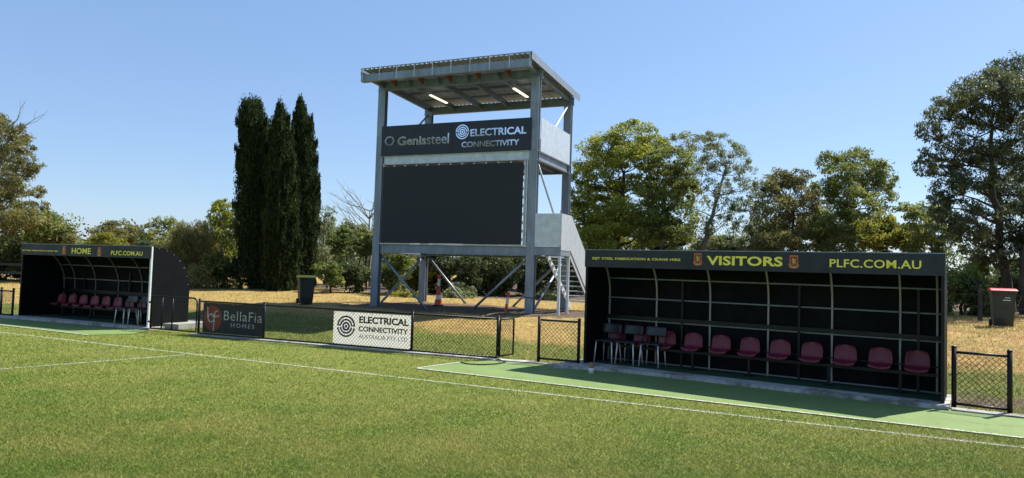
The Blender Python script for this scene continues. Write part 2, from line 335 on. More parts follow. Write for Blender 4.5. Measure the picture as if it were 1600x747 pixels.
# kerbs and slabs
def kerb(pts, w, z0, z1, name='concrete_kerb', label=None):
    mb = MB()
    for a, b in zip(pts[:-1], pts[1:]):
        a = Vector((*a, (z0+z1)/2)); b = Vector((*b, (z0+z1)/2)); mb.bar(a, b, w, z1-z0)
    return tag(mb.build(name, M['kerb']), label, kind='structure')
kerb([(-8.1, 17.94), (-.24, 14.76)], .18, -.1, .030, label='pale concrete mowing strip under the fence')
kerb([(-.26, 14.78), (.62, 14.44), (1.3, 14.1)], .26, -.1, .034, label='concrete threshold at the open gate')
kerb([(6.72, 10.62), (7.43, 10.20), (11, 7.9)], .22, -.1, .034, label='concrete strip right of the VISITORS shelter')
VA = -.598; VX, VY = 1.545, 14.299; VL = 6.248; VH = 2.36; VD = .95
HA = -.423; HX, HY = -14.806, 21.135; HL = 5.592; HH = 2.233; HD = 1.25
def vloc(u, v, a=VA, x=VX, y=VY): return (x+u*math.cos(a)-v*math.sin(a), y+u*math.sin(a)+v*math.cos(a))
def hloc(u, v): return vloc(u, v, HA, HX, HY)
sheet('concrete_slab', [vloc(-.35, -.78), vloc(.9, -.34), vloc(2.4, -.28), vloc(6.32, -.26), vloc(6.32, VD+.18), vloc(-.28, VD+.18)], .07, M['kerb'], 'concrete slab under the VISITORS shelter', .14)
sheet('concrete_slab', [hloc(-.6, -.42), hloc(5.72, -.13), hloc(5.80, HD+.5), hloc(-.3, HD+.5)], .07, M['kerb'], 'concrete slab under the HOME shelter', .14)

sheet('concrete_footing', [hloc(HL+.03, .42), hloc(HL+.55, .50), hloc(HL+.50, HD+.75), hloc(HL-.6, HD+.75), hloc(HL-.6, HD+.06), hloc(HL+.03, HD+.06)], .15, M['concrete'], 'pale concrete footing beside the HOME shelter', .3)
# ------------------------------------------------------------------ lettering
def lettering(body, parent, mat, x0, x1, z0, z1, y, bold=0., name='lettering', space=1., shear=0., th=.004):
    cu = bpy.data.curves.new('txt', 'FONT'); cu.body = body; cu.size = 1; cu.offset = bold; cu.extrude = .5; cu.space_character = space; cu.shear = shear; cu.resolution_u = 3
    o = bpy.data.objects.new('txt', cu); COL.objects.link(o); dg = bpy.context.evaluated_depsgraph_get(); dg.update()
    me = bpy.data.meshes.new_from_object(o.evaluated_get(dg)); bpy.data.objects.remove(o); me.name = name
    n = len(me.vertices); co = np.empty(n*3, np.float32); me.vertices.foreach_get('co', co); co = co.reshape(-1, 3)
    lo, hi = co.min(0), co.max(0); out = np.empty_like(co)
    out[:, 0] = x0+(co[:, 0]-lo[0])/(hi[0]-lo[0])*(x1-x0); out[:, 2] = z0+(co[:, 1]-lo[1])/(hi[1]-lo[1])*(z1-z0)
    out[:, 1] = y-(co[:, 2]-lo[2])/(hi[2]-lo[2])*th
    me.vertices.foreach_set('co', out.ravel()); me.materials.clear(); me.materials.append(mat); me.update()
    ob = bpy.data.objects.new(name, me); COL.objects.link(ob); ob.parent = parent; return ob
def arc_band(mb, cx, cz, r0, r1, a0, a1, y, n=18, th=.004, m=0):
    poly = [(cx+r1*math.cos(R(a0+(a1-a0)*i/n)), cz+r1*math.sin(R(a0+(a1-a0)*i/n))) for i in range(n+1)]
    poly += [(cx+r0*math.cos(R(a1+(a0-a1)*i/n)), cz+r0*math.sin(R(a1+(a0-a1)*i/n))) for i in range(n+1)]
    N = n+1; vs = []
    for yy in (y, y-th):
        vs += [(a, yy, b) for a, b in poly]
    fs = []
    for i in range(n):
        fs.append((2*N+i, 2*N+i+1, 2*N+2*N-2-i, 2*N+2*N-1-i)); fs.append((i, i+1, 2*N-2-i, 2*N-1-i))
    for i in range(2*N): fs.append((i, (i+1) % (2*N), 2*N+(i+1) % (2*N), 2*N+i))
    mb.add(vs, fs, m); return mb

# ------------------------------------------------------------------ dugouts
def profile(H, D, n=14):
    r = D-.12
    p = [(0, H), (.12, H)] + [(.12+r*math.sin(math.pi/2*i/n), H-r+r*math.cos(math.pi/2*i/n)) for i in range(1, n+1)]
    return p + [(D, .06)]
def crest(root, cx, cz, w, h, y):
    fr = MB(); hw = w/2; hh = h/2
    sh = [(-hw*.86, hh), (hw*.86, hh), (hw*.86, -hh*.25), (hw*1.05, -hh*.35), (hw*.95, -hh*.78), (hw*.35, -hh*.98), (0, -hh), (-hw*.35, -hh*.98), (-hw*.95, -hh*.78), (-hw*1.05, -hh*.35), (-hw*.86, -hh*.25)]
    fr.prism([(cx+a, cz+b) for a, b in sh], lambda a, b, d: (a, d, b), y-.003, y)
    o = fr.build('crest', M['orange'], root)
    f2 = MB(); s2 = [(-hw*.62, hh*.70), (hw*.62, hh*.70), (hw*.62, -hh*.15), (hw*.3, -hh*.5), (0, -hh*.62), (-hw*.3, -hh*.5), (-hw*.62, -hh*.15)]
    f2.prism([(cx+a, cz+b) for a, b in s2], lambda a, b, d: (a, d, b), y-.005, y-.0032); f2.build('shield', M['dark_red'], o)
    f3 = MB(); lion = [(-.30, .50), (-.12, .58), (.02, .44), (.16, .30), (.40, .52), (.46, .40), (.28, .14), (.34, -.10), (.46, -.30), (.28, -.28), (.12, -.12), (.02, -.34), (.10, -.46), (-.14, -.44), (-.12, -.16), (-.36, -.20), (-.30, -.06), (-.12, .04), (-.40, .10), (-.44, .22), (-.20, .22), (-.34, .36)]
    f3.prism([(cx+a*hw*1.1, cz+b*hh*1.02+.02*hh) for a, b in lion], lambda a, b, d: (a, d, b), y-.007, y-.0052); f3.build('lion', M['gold'], o)
    f4 = MB(); f4.box(cx-hw*.6, cx+hw*.6, y-.0046, y-.0032, cz-hh*.84, cz-hh*.70); f4.build('scroll', M['gold'], o)
def dugout(name, label, x, y, rz, Lh, H, D, ribs, purl, title, tu, sponsor, web, crests, post_mats, rw=.015, rail_z=1.0, ribm='rib'):
    root = empty(name, (x, y, 0), rz, label, 'dugout'); pr = profile(H, D)
    for u0, u1 in ((0, .035), (Lh-.035, Lh)):
        mb = MB(); mb.prism([(0, .06)]+[(a, b-.004) for a, b in pr], lambda a, b, d: (d, a+.02, b), u0, u1)
        sp = mb.build('side_panel', M['black_ply'], root)
        for k in range(2, len(pr)-1, 2):
            a, b = pr[k]; uu = u1+.002 if u0 > 1 else u0-.002
            MB().lathe([(.0, -.004), (.011, -.003), (.011, .003), (0, .004)], (uu, a-.03, b-.03), 6, axis='x').build('rivet', M['galv'], sp)
    sh = MB(); po = [(a, b) for a, b in pr]; pi = [(a*(1-.03/D), b-.03) if i < len(pr)-1 else (a-.03, b) for i, (a, b) in enumerate(pr)]
    vs = []; n = len(pr)
    for u in (.037, Lh-.037):
        vs += [(u, a+.02, b) for a, b in po] + [(u, a+.02, b) for a, b in pi]
    fs = []
    for i in range(n-1):
        fs += [(i, i+1, 2*n+i+1, 2*n+i), (n+i, 3*n+i, 3*n+i+1, n+i+1)]
    fs += [(n-1, 2*n-1, 4*n-1, 3*n-1), (0, 2*n, 3*n, n)]
    sh.add(vs, fs); sh.build('curved_roof_sheet', M['black_ply'], root)
    for u in ribs:
        mb = MB(); ri = [(a-.040, b-.036) for a, b in pr[1:]]; ro = [(max(.06, a-.066), b-.062) for a, b in pr[1:]]
        ri[-1] = (D-.040, .075); ro[-1] = (D-.066, .075)
        k = len(ri); vs = []
        for uu in (u-rw, u+rw): vs += [(uu, a+.02, b) for a, b in ri]+[(uu, a+.02, b) for a, b in ro]
        fs = []
        for i in range(k-1):
            fs += [(k+i, k+i+1, 3*k+i+1, 3*k+i), (i, 2*k+i, 2*k+i+1, i+1), (i, i+1, k+i+1, k+i), (2*k+i, 3*k+i, 3*k+i+1, 2*k+i+1)]
        mb.add(vs, fs, 0, False); mb.build('rib', M[ribm], root)
    for z, bright in purl:
        r_ = D-.12; zz = z
        if z > H-r_: a = .12+math.sqrt(max(0, r_*r_-(z-(H-r_))**2))-.05
        else: a = D-.055
        mb = MB(); mb.bar((.06, a+.02, z), (Lh-.06, a+.02, z), .028, .026)
        mb.build('purlin', M['purlin'] if bright else M['black_steel'], root)
    MB().box(.05, Lh-.05, D-.085, D-.06, rail_z-.035, rail_z+.035).build('back_rail', M['black_steel'], root)
    for u in [(a+b)/2 for a, b in zip(ribs[1:-1], ribs[2:])][::2]: MB().box(u-.02, u+.02, D-.075, D-.055, .08, 1.85*H/2.36).build('strap', M['black_steel'], root)
    for u, k in ((.02, 0), (Lh-.02, 1)):
        MB().bar((u, .0, .0), (u, .0, H-.004), .05, .05, (0, 1, 0)).build('front_post', M[post_mats[k]], root, .004)
    fz = H-.335*H/2.36
    fa = MB().box(-.01, Lh+.01, -.055, -.028, fz, H+.006).build('fascia', M['fascia'], root)
    MB().box(-.012, Lh+.012, -.062, -.02, H+.0065, H+.022).build('fascia_cap', M['galv_dark'], root)
    yb = -.0555
    lettering(title, fa, M['yellow_letter'], *tu, yb, .030 if len(title) > 4 else .012, space=1.02)
    lettering(sponsor[0], fa, M['yellow_letter'], *sponsor[1], yb, .020, space=1.08)
    lettering(web[0], fa, M['yellow_letter'], *web[1], yb, .014, space=1.04)
    for cx, cz, w, h in crests: crest(fa, cx, cz, w, h, yb)
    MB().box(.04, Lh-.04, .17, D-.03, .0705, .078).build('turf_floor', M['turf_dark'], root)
    return root
dugout('visitors_dugout', 'long black open-front shelter with VISITORS on its charcoal fascia', VX, VY, VA, VL, VH, VD,
       [.10, 1.17, 2.285, 3.395, 4.50, 5.57, 6.11], [(2.06, 0), (1.81, 1), (1.40, 1), (.94, 1), (.52, 0), (.10, 1)],
       'VISITORS', (2.525, 3.863, 2.115, 2.285), ('SSJT STEEL FABRICATION & CRANE HIRE', (.155, 2.02, 2.165, 2.225)), ('PLFC.COM.AU', (4.615, 5.94, 2.125, 2.26)),
       [(2.355, 2.215, .165, .235), (4.045, 2.20, .165, .235)], ('black_steel', 'black_steel'))
dugout('home_dugout', 'black curved-back shelter with HOME on its fascia beyond the fence gate', HX, HY, HA, HL, HH, HD,
       [.15, .67, 1.65, 2.69, 3.72, 4.74, 5.47], [(1.95, 0), (1.64, 1), (1.22, 1), (.80, 0), (.45, 0), (.10, 0)],
       'HOME', (2.34, 3.17, 1.985, 2.155), ('SSJT STEEL FABRICATION & CRANE HIRE', (.05, 1.73, 2.015, 2.065)), ('PLFC.COM.AU', (4.02, 5.29, 1.98, 2.10)),
       [(1.995, 2.08, .17, .25), (3.53, 2.06, .17, .25)], ('black_steel', 'white_post'), .012, .86, 'purlin')

def seat_bm():
    """bucket seat: pan and rounded back in one shell, facing -y; origin at pan centre"""
    mb = MB(); nu, prof = 9, [(-.20, -.035), (-.205, -.005), (-.17, .012), (-.05, .0), (.09, .004), (.15, .03), (.178, .09), (.195, .18), (.205, .26), (.208, .305), (.214, .318)]
    wd = [.185, .20, .205, .21, .21, .21, .212, .210, .195, .155, .09]; vs = []
    prof = [(v*.60 if v < .12 else v*.88, z*.98) for v, z in prof]; wd = [w*.89 for w in wd]
    for (v, z), w in zip(prof, wd):
        for j in range(nu):
            t = -1+2*j/(nu-1); dish = .030*t*t*(1 if z < .05 else .0); fw = -.05*t*t if z >= .05 else 0
            vs.append((t*w, v+fw, z+dish))
    k = len(prof); fs = [(i*nu+j, i*nu+j+1, (i+1)*nu+j+1, (i+1)*nu+j) for i in range(k-1) for j in range(nu-1)]
    mb.add(vs, fs, 0, True); return mb
SEAT = None
def bench(name, label, x, y, rz, us, v, z, legs):
    global SEAT
    root = empty(name, (x, y, 0), rz, label, 'bench', 'fixed seat rows in the shelters')
    MB().box(us[0]-.28, us[-1]+.28, v-.02, v+.05, z-.085, z-.035).build('rail', M['black_steel'], root)
    for u in legs:
        mb = MB(); mb.bar((u, v+.015, .075), (u, v+.015, z-.086), .045, .045, (0, 1, 0)); mb.box(u-.06, u+.06, v-.12, v+.15, .0785, .09); mb.build('leg', M['black_steel'], root)
    for u in us:
        if SEAT is None:
            SEAT = seat_bm().build('seat', M['maroon'], root); so = SEAT.modifiers.new('s', 'SOLIDIFY'); so.thickness = .012
            sb = SEAT.modifiers.new('ss', 'SUBSURF'); sb.levels = 1; sb.render_levels = 1; o = SEAT
        else: o = SEAT.copy(); COL.objects.link(o); o.parent = root
        o.location = (u, v, z)
        MB().box(u-.03, u+.03, v-.131, v-.1245, z-.022, z-.002).build('drain_slot', M['black_steel'], root)
bench('team_bench', 'row of eleven maroon bucket seats inside the VISITORS shelter', VX, VY, VA, [.39+.545*i for i in range(11)], .62, .475, [.7, 2.05, 3.13, 4.5, 5.6])
bench('team_bench', 'row of maroon bucket seats inside the HOME shelter', HX, HY, HA, [.66+.51*i for i in range(9)], .72, .44, [.9, 2.2, 3.3, 4.4])

def chair(loc, rz, label):
    root = empty('plastic_chair', loc, rz, label, 'chair', 'loose black chairs standing in the shelters')
    mb = MB(); mb.box(-.21, .21, -.21, .20, .435, .46); mb.build('seat', M['black_plastic'], root, .012)
    mb = MB(); n = 8; vs = []
    for zz, w, off in ((.585, .20, .215), (.62, .215, .225), (.74, .215, .245), (.775, .20, .25)):
        for j in range(n):
            t = -1+2*j/(n-1); vs.append((t*w, off-.05*t*t, zz))
    mb.add(vs, [(i*n+j, i*n+j+1, (i+1)*n+j+1, (i+1)*n+j) for i in range(3) for j in range(n-1)], 0, True)
    o = mb.build('backrest', M['black_plastic'], root); md = o.modifiers.new('s', 'SOLIDIFY'); md.thickness = .014
    mb = MB()
    for sx in (-1, 1): mb.tube([(sx*.19, .19, .45), (sx*.195, .215, .53), (sx*.195, .22, .66)], .011, 8)
    mb.build('back_frame', M['black_steel'], root)
    for sx in (-1, 1):
        for sy in (-1, 1):
            MB().tube([(sx*.175, sy*.17, .434), (sx*.205, sy*(.205 if sy > 0 else .20), .0)], [.017, .013], 8).build('leg', M['leg_metal'], root)
    return root
for (u, v, lab) in ((.32, .42, 'black chair standing nearest the end wall of the VISITORS shelter'), (.78, .46, 'black chair between two others in the VISITORS shelter'), (1.27, .50, 'black chair nearest the middle of the VISITORS shelter, last of three')):
    chair((*vloc(u, v), .079), VA+random.uniform(-.08, .08), lab)
for (u, v, lab) in ((4.43, .20, 'black chair with pale legs in the HOME shelter, farther from its white post'), (4.92, .24, 'black chair with pale legs beside the white post of the HOME shelter')):
    chair((*hloc(u, v), .079), HA+random.uniform(-.1, .1), lab)
p = vloc(.62, -.86)
t_ = empty('drink_container', (p[0], p[1], .0125), VA+.2, 'small white container with an orange top on the green mat', 'container')
MB().lathe([(0, 0), (.05, 0), (.055, .09), (.05, .1), (0, .1)], n=14).build('tub', M['reflect'], t_)
MB().lathe([(.046, .1), (.05, .115), (.048, .15), (.03, .17), (0, .175)], n=14).build('lid', simple('dull_orange_plastic', (.42, .14, .03), .5), t_)

# ------------------------------------------------------------------ viewing tower with screen
T = empty('viewing_tower', (-5.193, 25.924, 0), -.405, 'galvanised steel tower with a big blank screen and a roofed viewing deck', 'tower')
TW, TD = 6.18, 3.45; PW = .30; PV = .21
def hpost(u, v, z0, z1, top=None):
    mb = MB(); f = .022
    mb.box(u, u+PW, v, v+f, z0, z1); mb.box(u, u+PW, v+PV-f, v+PV, z0, z1); mb.box(u+PW/2-.009, u+PW/2+.009, v+f, v+PV-f, z0, z1)
    for z in (2.40, 2.745, 5.675, 6.0):
        mb.box(u+.004, u+PW-.004, v+f, v+PV-f, z-.008, z+.008); 
    mb.box(u-.02, u+PW+.02, v-.02, v+PW+.02, z0-.03, z0)
    return mb.build('post', M['galv'], T)
for u, v in ((0, 0), (TW, 0), (0, TD), (TW, TD)):
    hpost(u, v, .30, 8.50 if v == 0 else 8.34)
def ibeam(a, b, w, h, name, mat='galv', parent=None, f=.016):
    a = Vector(a); b = Vector(b); d = (b-a).normalized(); s = d.cross(Vector((0, 0, 1))).normalized(); u = s.cross(d)
    mb = MB(); o = u*(h/2-f/2)
    mb.bar(a+o, b+o, w, f, u); mb.bar(a-o, b-o, w, f, u); mb.bar(a, b, .012, h-2*f, u)
    return mb.build(name, M[mat], parent or T)
MID = PW/2
for z, h in ((2.57, .31), (5.84, .30)):
    ibeam((PW+.012, .07, z), (TW-.012, .07, z), .13, h, 'floor_beam', 'galv' if z < 4 else 'galv_sheet')
    ibeam((PW+.012, TD+.2, z), (TW-.012, TD+.2, z), .15, h, 'floor_beam')
    ibeam((MID, PW+.012, z), (MID, TD-.012, z), .15, h, 'floor_beam')
    ibeam((TW+PW-.09, PW+.012, z), (TW+PW-.09, TD-.012, z), .15, h, 'floor_beam')
    MB().box(.33, TW-.03, .36, TD+.05, z+.105, z+.15).build('deck', M['galv_dark'], T)
    mb = MB()
    for k in range(7):
        u = .8+k*.83; mb.box(u, u+.06, .37, TD+.04, z-.10, z+.10)
    mb.build('joists', M['galv_dark'], T)
# screen
sc = MB().box(.385, 6.0, -.06, .0, 2.775, 5.585).build('screen', M['screen'], T, .006)
for k in range(1, 12):
    u = .385+k*(6.0-.385)/12; MB().box(u-.02, u+.02, -.05, .01, 5.588, 5.63).build('screen_bracket', M['white_post'], sc)
mb = MB(); mb.box(6.03, 6.075, .0, .09, 2.75, 5.67); mb.box(6.10, 6.15, .02, .12, 2.75, 5.67); mb.box(.33, .365, .02, .1, 2.75, 5.67)
for k in range(10): z = 2.9+k*.29; mb.box(6.0, 6.028, -.02, .03, z, z+.1)
mb.build('screen_frame', M['galv_sheet'], sc)
MB().box(PW+.02, TW+.0, -.02, .10, 2.732, 2.768).build('screen_sill', M['galv_sheet'], T)
# sign boards
sg = MB().box(.245, 3.214, -.035, -.005, 5.995, 7.115).build('sign_board', M['sign_face'], T)
se = MB().box(3.222, 6.25, -.035, -.005, 5.995, 7.115).build('sign_board', M['sign_face'], T)
yb = -.0355
hx = MB()
for (a0, a1) in ((65, 235), (-115, 55)):
    n = 3
    for i in range(n):
        A = R(a0+(a1-a0)*i/n); B = R(a0+(a1-a0)*(i+1)/n)
        hx.bar((.60+.215*math.cos(A), yb-.004, 6.555+.17*math.sin(A)), (.60+.215*math.cos(B), yb-.004, 6.555+.17*math.sin(B)), .008, .055, up=(0, 0, 1)) if False else \
        hx.prism([(.60+r*math.cos(q_), 6.555+r*.85*math.sin(q_)) for r, q_ in ((.225, A), (.225, B), (.16, B), (.16, A))], lambda a, b, d: (a, d, b), yb-.004, yb)
hx.build('logo', M['mirror_letter'], sg)
lettering('Genis', sg, M['mirror_letter'], .945, 2.17, 6.36, 6.70, yb, .030, space=.98)
lettering('steel', sg, M['mirror_letter'], 2.19, 3.095, 6.355, 6.735, yb, .004, space=.95)
def rings(parent, cx, cz, r, y, mat):
    mb = MB()
    for k, (r0, r1) in enumerate(((.84, 1.0), (.54, .70))):
        arc_band(mb, cx, cz, r*r0, r*r1, 8, 172, y); arc_band(mb, cx, cz, r*r0, r*r1, 188+k*0, 352-k*0, y)
    arc_band(mb, cx, cz, r*.24, r*.42, 0, 360, y, 24); arc_band(mb, cx, cz, 0.001, r*.14, 0, 360, y, 12)
    for s in (-1, 1):
        mb.prism([(cx+s*r*a, cz+b*r) for a, b in ((.54, .02), (1.0, .02), (1.0, .14), (.54, .14))], lambda a, b, d: (a, d, b), y-.004, y)
    return mb.build('logo', mat, parent)
rings(se, 3.625, 6.745, .262, yb, M['mirror_letter'])
lettering('ELECTRICAL', se, M['mirror_letter'], 3.945, 6.07, 6.565, 6.825, yb, .022)
lettering('CONNECTIVITY', se, M['mirror_letter'], 3.61, 5.82, 6.185, 6.39, yb, .020)
# guard panels round the deck
for v0, v1 in ((.33, 1.86), (1.872, 3.44)):
    MB().box(TW+PW-.02, TW+PW-.008, v0, v1, 6.01, 7.17).build('guard_panel', M['galv_sheet'], T)
    MB().box(.008, .02, v0, v1, 6.01, 7.12).build('guard_panel', M['galv_sheet'], T)
MB().box(.33, TW-.01, TD+.12, TD+.135, 6.0, 7.1).build('guard_panel', M['galv_sheet'], T)
# roof
R0V, R1V = -.94, 4.22; RZ0, RZ1 = 9.03, 8.84; RU0, RU1 = -.12, 6.56
def rz_(v): return RZ0+(RZ1-RZ0)*(v-R0V)/(R1V-R0V)
mb = MB(); pts = []; u = RU0+.03; k = 0
while u < RU1-.05:
    for du, dz in ((0, 0), (.10, 0), (.125, .036), (.165, .036), (.19, 0)): pts.append((u+du, dz))
    u += .19
n = len(pts); vs = []
for v in (R0V, R1V):
    vs += [(a, v, rz_(v)+b) for a, b in pts]
mb.add(vs, [(i, i+1, n+i+1, n+i) for i in range(n-1)]); ro = mb.build('roof_sheet', M['zinc_roof'], T); md = ro.modifiers.new('s', 'SOLIDIFY'); md.thickness = .004
mb = MB()
for u0, u1 in ((RU0-.012, RU0), (RU1, RU1+.012)):
    mb.prism([(R0V-.03, rz_(R0V)-.20), (R1V, rz_(R1V)-.19), (R1V, rz_(R1V)+.055), (R0V-.03, rz_(R0V)+.055)], lambda a, b, d: (d, a, b), u0, u1)
mb.box(RU0, RU1, R0V-.030, R0V-.004, rz_(R0V)+.012, rz_(R0V)+.050)
mb.build('barge_flashing', M['galv'], T)
# front gutter box and hanger straps
mb = MB(); mb.box(RU0-.0, RU1-.02, R0V-.03, R0V+.012, 8.585, 8.845); mb.box(RU0, RU1-.02, R0V+.0125, R0V+.16, 8.585, 8.60); mb.build('gutter', M['galv'], T)
mb = MB()
for k in range(10): u = RU0+.06+k*(RU1-RU0-.12)/9.; mb.box(u-.014, u+.014, R0V-.037, R0V-.0305, 8.60, rz_(R0V)+.046)
mb.build('gutter_strap', M['galv_sheet'], T)
# roof framing
ibeam((-.1, .15, 8.66), (RU1-.02, .15, 8.66), .15, .30, 'roof_beam', 'galv_dark'); ibeam((-.1, TD+.15, 8.50), (RU1-.02, TD+.15, 8.50), .15, .30, 'roof_beam', 'galv_dark')
for u in (.15, TW+MID): ibeam((u, -.82, 8.77), (u, 4.1, 8.60), .12, .24, 'rafter', 'galv_dark')
for u in (1.35, 2.55, 3.75, 4.95): ibeam((u, -.1, 8.70), (u, 3.9, 8.55), .09, .19, 'rafter', 'galv_dark')
mb = MB(); mb.bar((.2, 1.9, 8.82), (TW+.1, 1.9, 8.82), .05, .10); mb.bar((.2, 2.9, 8.79), (TW+.1, 2.9, 8.79), .05, .07); mb.bar((.2, 1.0, 8.85), (TW+.1, 1.0, 8.85), .05, .07); mb.build('purlins', M['galv_dark'], T)
for u in (.75, 1.9, 3.05, 4.2, 5.35):
    mb = MB(); mb.prism([(-.55, 8.86), (.06, 8.84), (.06, 8.60), (-.05, 8.60), (-.55, 8.78)], lambda a, b, d: (d, a, b), u-.03, u+.03); mb.build('outrigger', M['red_oxide'], T)
for u in (1.58, 5.05):
    MB().box(u-.055, u+.055, 1.13, 2.45, 8.475, 8.52).build('batten_light', M['light'], T, .01)
# braces
def brace(a, b, w=.09, mat='galv'):
    a = Vector(a); b = Vector(b); MB().bar(a, b, .012, w, Vector((0, 0, 1))).build('brace', M[mat], T) if False else MB().tube([a, b], w/2, 8).build('brace', M[mat], T)
brace((.34, .16, 2.30), (2.33, .16, .40)); brace((6.16, .16, 2.32), (4.06, .16, .40))
brace((.33, TD+.16, 2.36), (2.38, TD+.16, .25)); brace((6.16, TD+.16, 2.36), (4.05, TD+.16, .30))
brace((.155, TD-.02, 2.32), (.155, .34, .45)); brace((TW+.155, TD-.02, 2.36), (TW+.155, .34, .50))
brace((TW+.2, .33, 5.60), (TW+.2, TD-.05, 2.80), .075, 'galv_sheet'); brace((.155, .33, 5.60), (.155, TD-.05, 2.80), .075)
brace((TW+.16, TD-.02, 8.30), (TW+.16, .8, 6.15), .075, 'galv_sheet'); brace((.155, TD-.02, 8.30), (.155, .8, 6.15), .075)
# cable tied round the front right post
mb = MB(); mb.tube([(TW-.03, -.03, 1.02), (TW+PW+.03, -.03, 1.0), (TW+PW+.05, PW, 1.03), (TW-.03, PW+.02, 1.05), (TW-.03, -.03, 1.02)], .014, 6); mb.build('cable_tie', M['rubber'], T)
# landing and stairs at the side
LU0, LU1, LV1 = TW+PW+.01, TW+1.235, 1.02
st = MB().box(LU0, LU1, .0, LV1, 2.70, 2.735).build('landing', M['galv_dark'], T)
mb = MB(); mb.box(LU0, LU1, -.006, .03, 2.44, 2.70); mb.box(LU1-.035, LU1, .031, LV1, 2.44, 2.70); mb.box(LU0, LU1-.036, LV1-.03, LV1, 2.44, 2.70); mb.build('landing_beam', M['galv'], st)
MB().box(LU0, LU1, -.012, -.0005, 2.74, 3.84).build('landing_panel', M['galv_sheet'], T)
SL = .70
mb = MB(); mb.box(LU1+.0005, LU1+.012, -.012, LV1, 2.62, 3.84)
mb.build('landing_panel', M['galv_sheet'], T)
vend = 3.75
mb = MB(); mb.prism([(LV1+.004, 3.84), (LV1+.004, 2.62), (vend, 2.62-SL*(vend-LV1)), (vend, 3.84-SL*(vend-LV1))], lambda a, b, d: (d, a, b), LU1+.0005, LU1+.012)
mb.build('stair_panel', M['galv_sheet'], T)
for u in (LU0+.03, LU1-.03):
    mb = MB(); mb.prism([(LV1, 2.70), (LV1, 2.42), (vend+.15, 2.42-SL*(vend+.15-LV1)), (vend+.15, 2.70-SL*(vend+.15-LV1))], lambda a, b, d: (d, a, b), u-.015, u+.015)
    mb.build('stringer', M['galv_sheet'], T)
for k in range(1, 11):
    z = 2.70-k*.185; v = LV1+k*.185/SL
    mb = MB(); mb.box(LU0+.05, LU1-.05, v-.22, v+.03, z-.035, z); mb.build('tread', M['galv_sheet'], T)
for u, v in ((LU1-.055, .03), (LU1-.055, LV1-.08)):
    MB().box(u-.04, u+.04, v-.0, v+.08, .35, 2.44).build('stair_leg', M['galv_sheet'], T)
MB().box(LU1-.05, LU1-.02, -.03, -.013, 2.74, 3.95).build('corner_post', M['galv_sheet'], T)

# ------------------------------------------------------------------ chain link fences
def chain(P, u0, u1, z0, z1, pitch=.085, r=.0036, name='chain_mesh', parent=None):
    """P(u)->(x,y) on the local line; two families of diagonal wires"""
    vs = []
    w, h = u1-u0, z1-z0; n = int((w+h)/pitch)+1
    for fam in (0, 1):
        for k in range(n):
            c = k*pitch; a0 = max(0, c-h); a1 = min(w, c)
            if a1-a0 < .004: continue
            za, zb = c-a0, c-a1
            if fam: za, zb = h-za, h-zb
            A = np.array((u0+a0, .0015 if fam else -.0015, z0+za)); B = np.array((u0+a1, .0015 if fam else -.0015, z0+zb)); d = (B-A)/np.linalg.norm(B-A); s = np.array((-d[2], 0, d[0]))*r; y = np.array((0, r, 0))
            c3 = [-s*.87-y*.5, s*.87-y*.5, y]
            for i in range(3):
                j = (i+1) % 3; vs += [A+c3[i], A+c3[j], B+c3[j], B+c3[i]]
    return fast_mesh(name, np.array(vs), 4, [M['black_steel']], parent=parent)
def fence_run(name, label, cat, a, b, posts, H=.935, top=.925, bot=.07, rails=True, mesh=((None, None),), rnd=None, postr=.032, tall=.0):
    a = Vector(a); b = Vector(b); d = b-a; Ln = d.length; root = empty(name, (a.x, a.y, .0), math.atan2(d.y, d.x), label, cat)
    for u in posts:
        mb = MB(); mb.tube([(u, 0, -.05), (u, 0, H+tall)], postr, 10); mb.lathe([(postr+.003, H+tall-.01), (postr+.003, H+tall+.006), (postr*.6, H+tall+.02), (0, H+tall+.024)], (u, 0, 0), 10); mb.build('post', M['black_steel'], root)
    if rails:
        MB().tube([(0, 0, top), (Ln, 0, top)], .021, 8).build('top_rail', M['black_steel'], root); MB().tube([(0, 0, bot), (Ln, 0, bot)], .021, 8).build('bottom_rail', M['black_steel'], root)
    chain(None, .02, Ln-.02, bot+.015, top-.012, parent=root)
    return root
P0 = Vector((-7.988, 18.007)); P1 = Vector((-.236, 14.894)); fd = (P1-P0).normalized()
fence_run('chain_link_fence', 'long black chain link fence carrying the two sponsor banners', 'fence', P0, P1, [0, 2.10, 6.27, (P1-P0).length], top=.86, H=.88, bot=.045, tall=.03)
fence_run('chain_link_fence', 'short chain link panel between the open gate and the VISITORS shelter', 'fence', (.624, 14.542), (1.42, 14.20), [0, .866], top=.895, bot=.10, H=.93, tall=.02)
fence_run('chain_link_fence', 'short chain link panel beyond the far end of the VISITORS shelter', 'fence', (6.87, 10.80), (7.44, 10.39), [0, .70], top=.86, bot=.075, H=.93, tall=.01, postr=.036)
fence_run('chain_link_fence', 'chain link panel on the far side of the HOME shelter', 'fence', (-17.6, 22.25), (-14.95, 21.05), [0, 1.3, 2.32, 2.90], top=.80, bot=.09, H=.86, tall=.02)
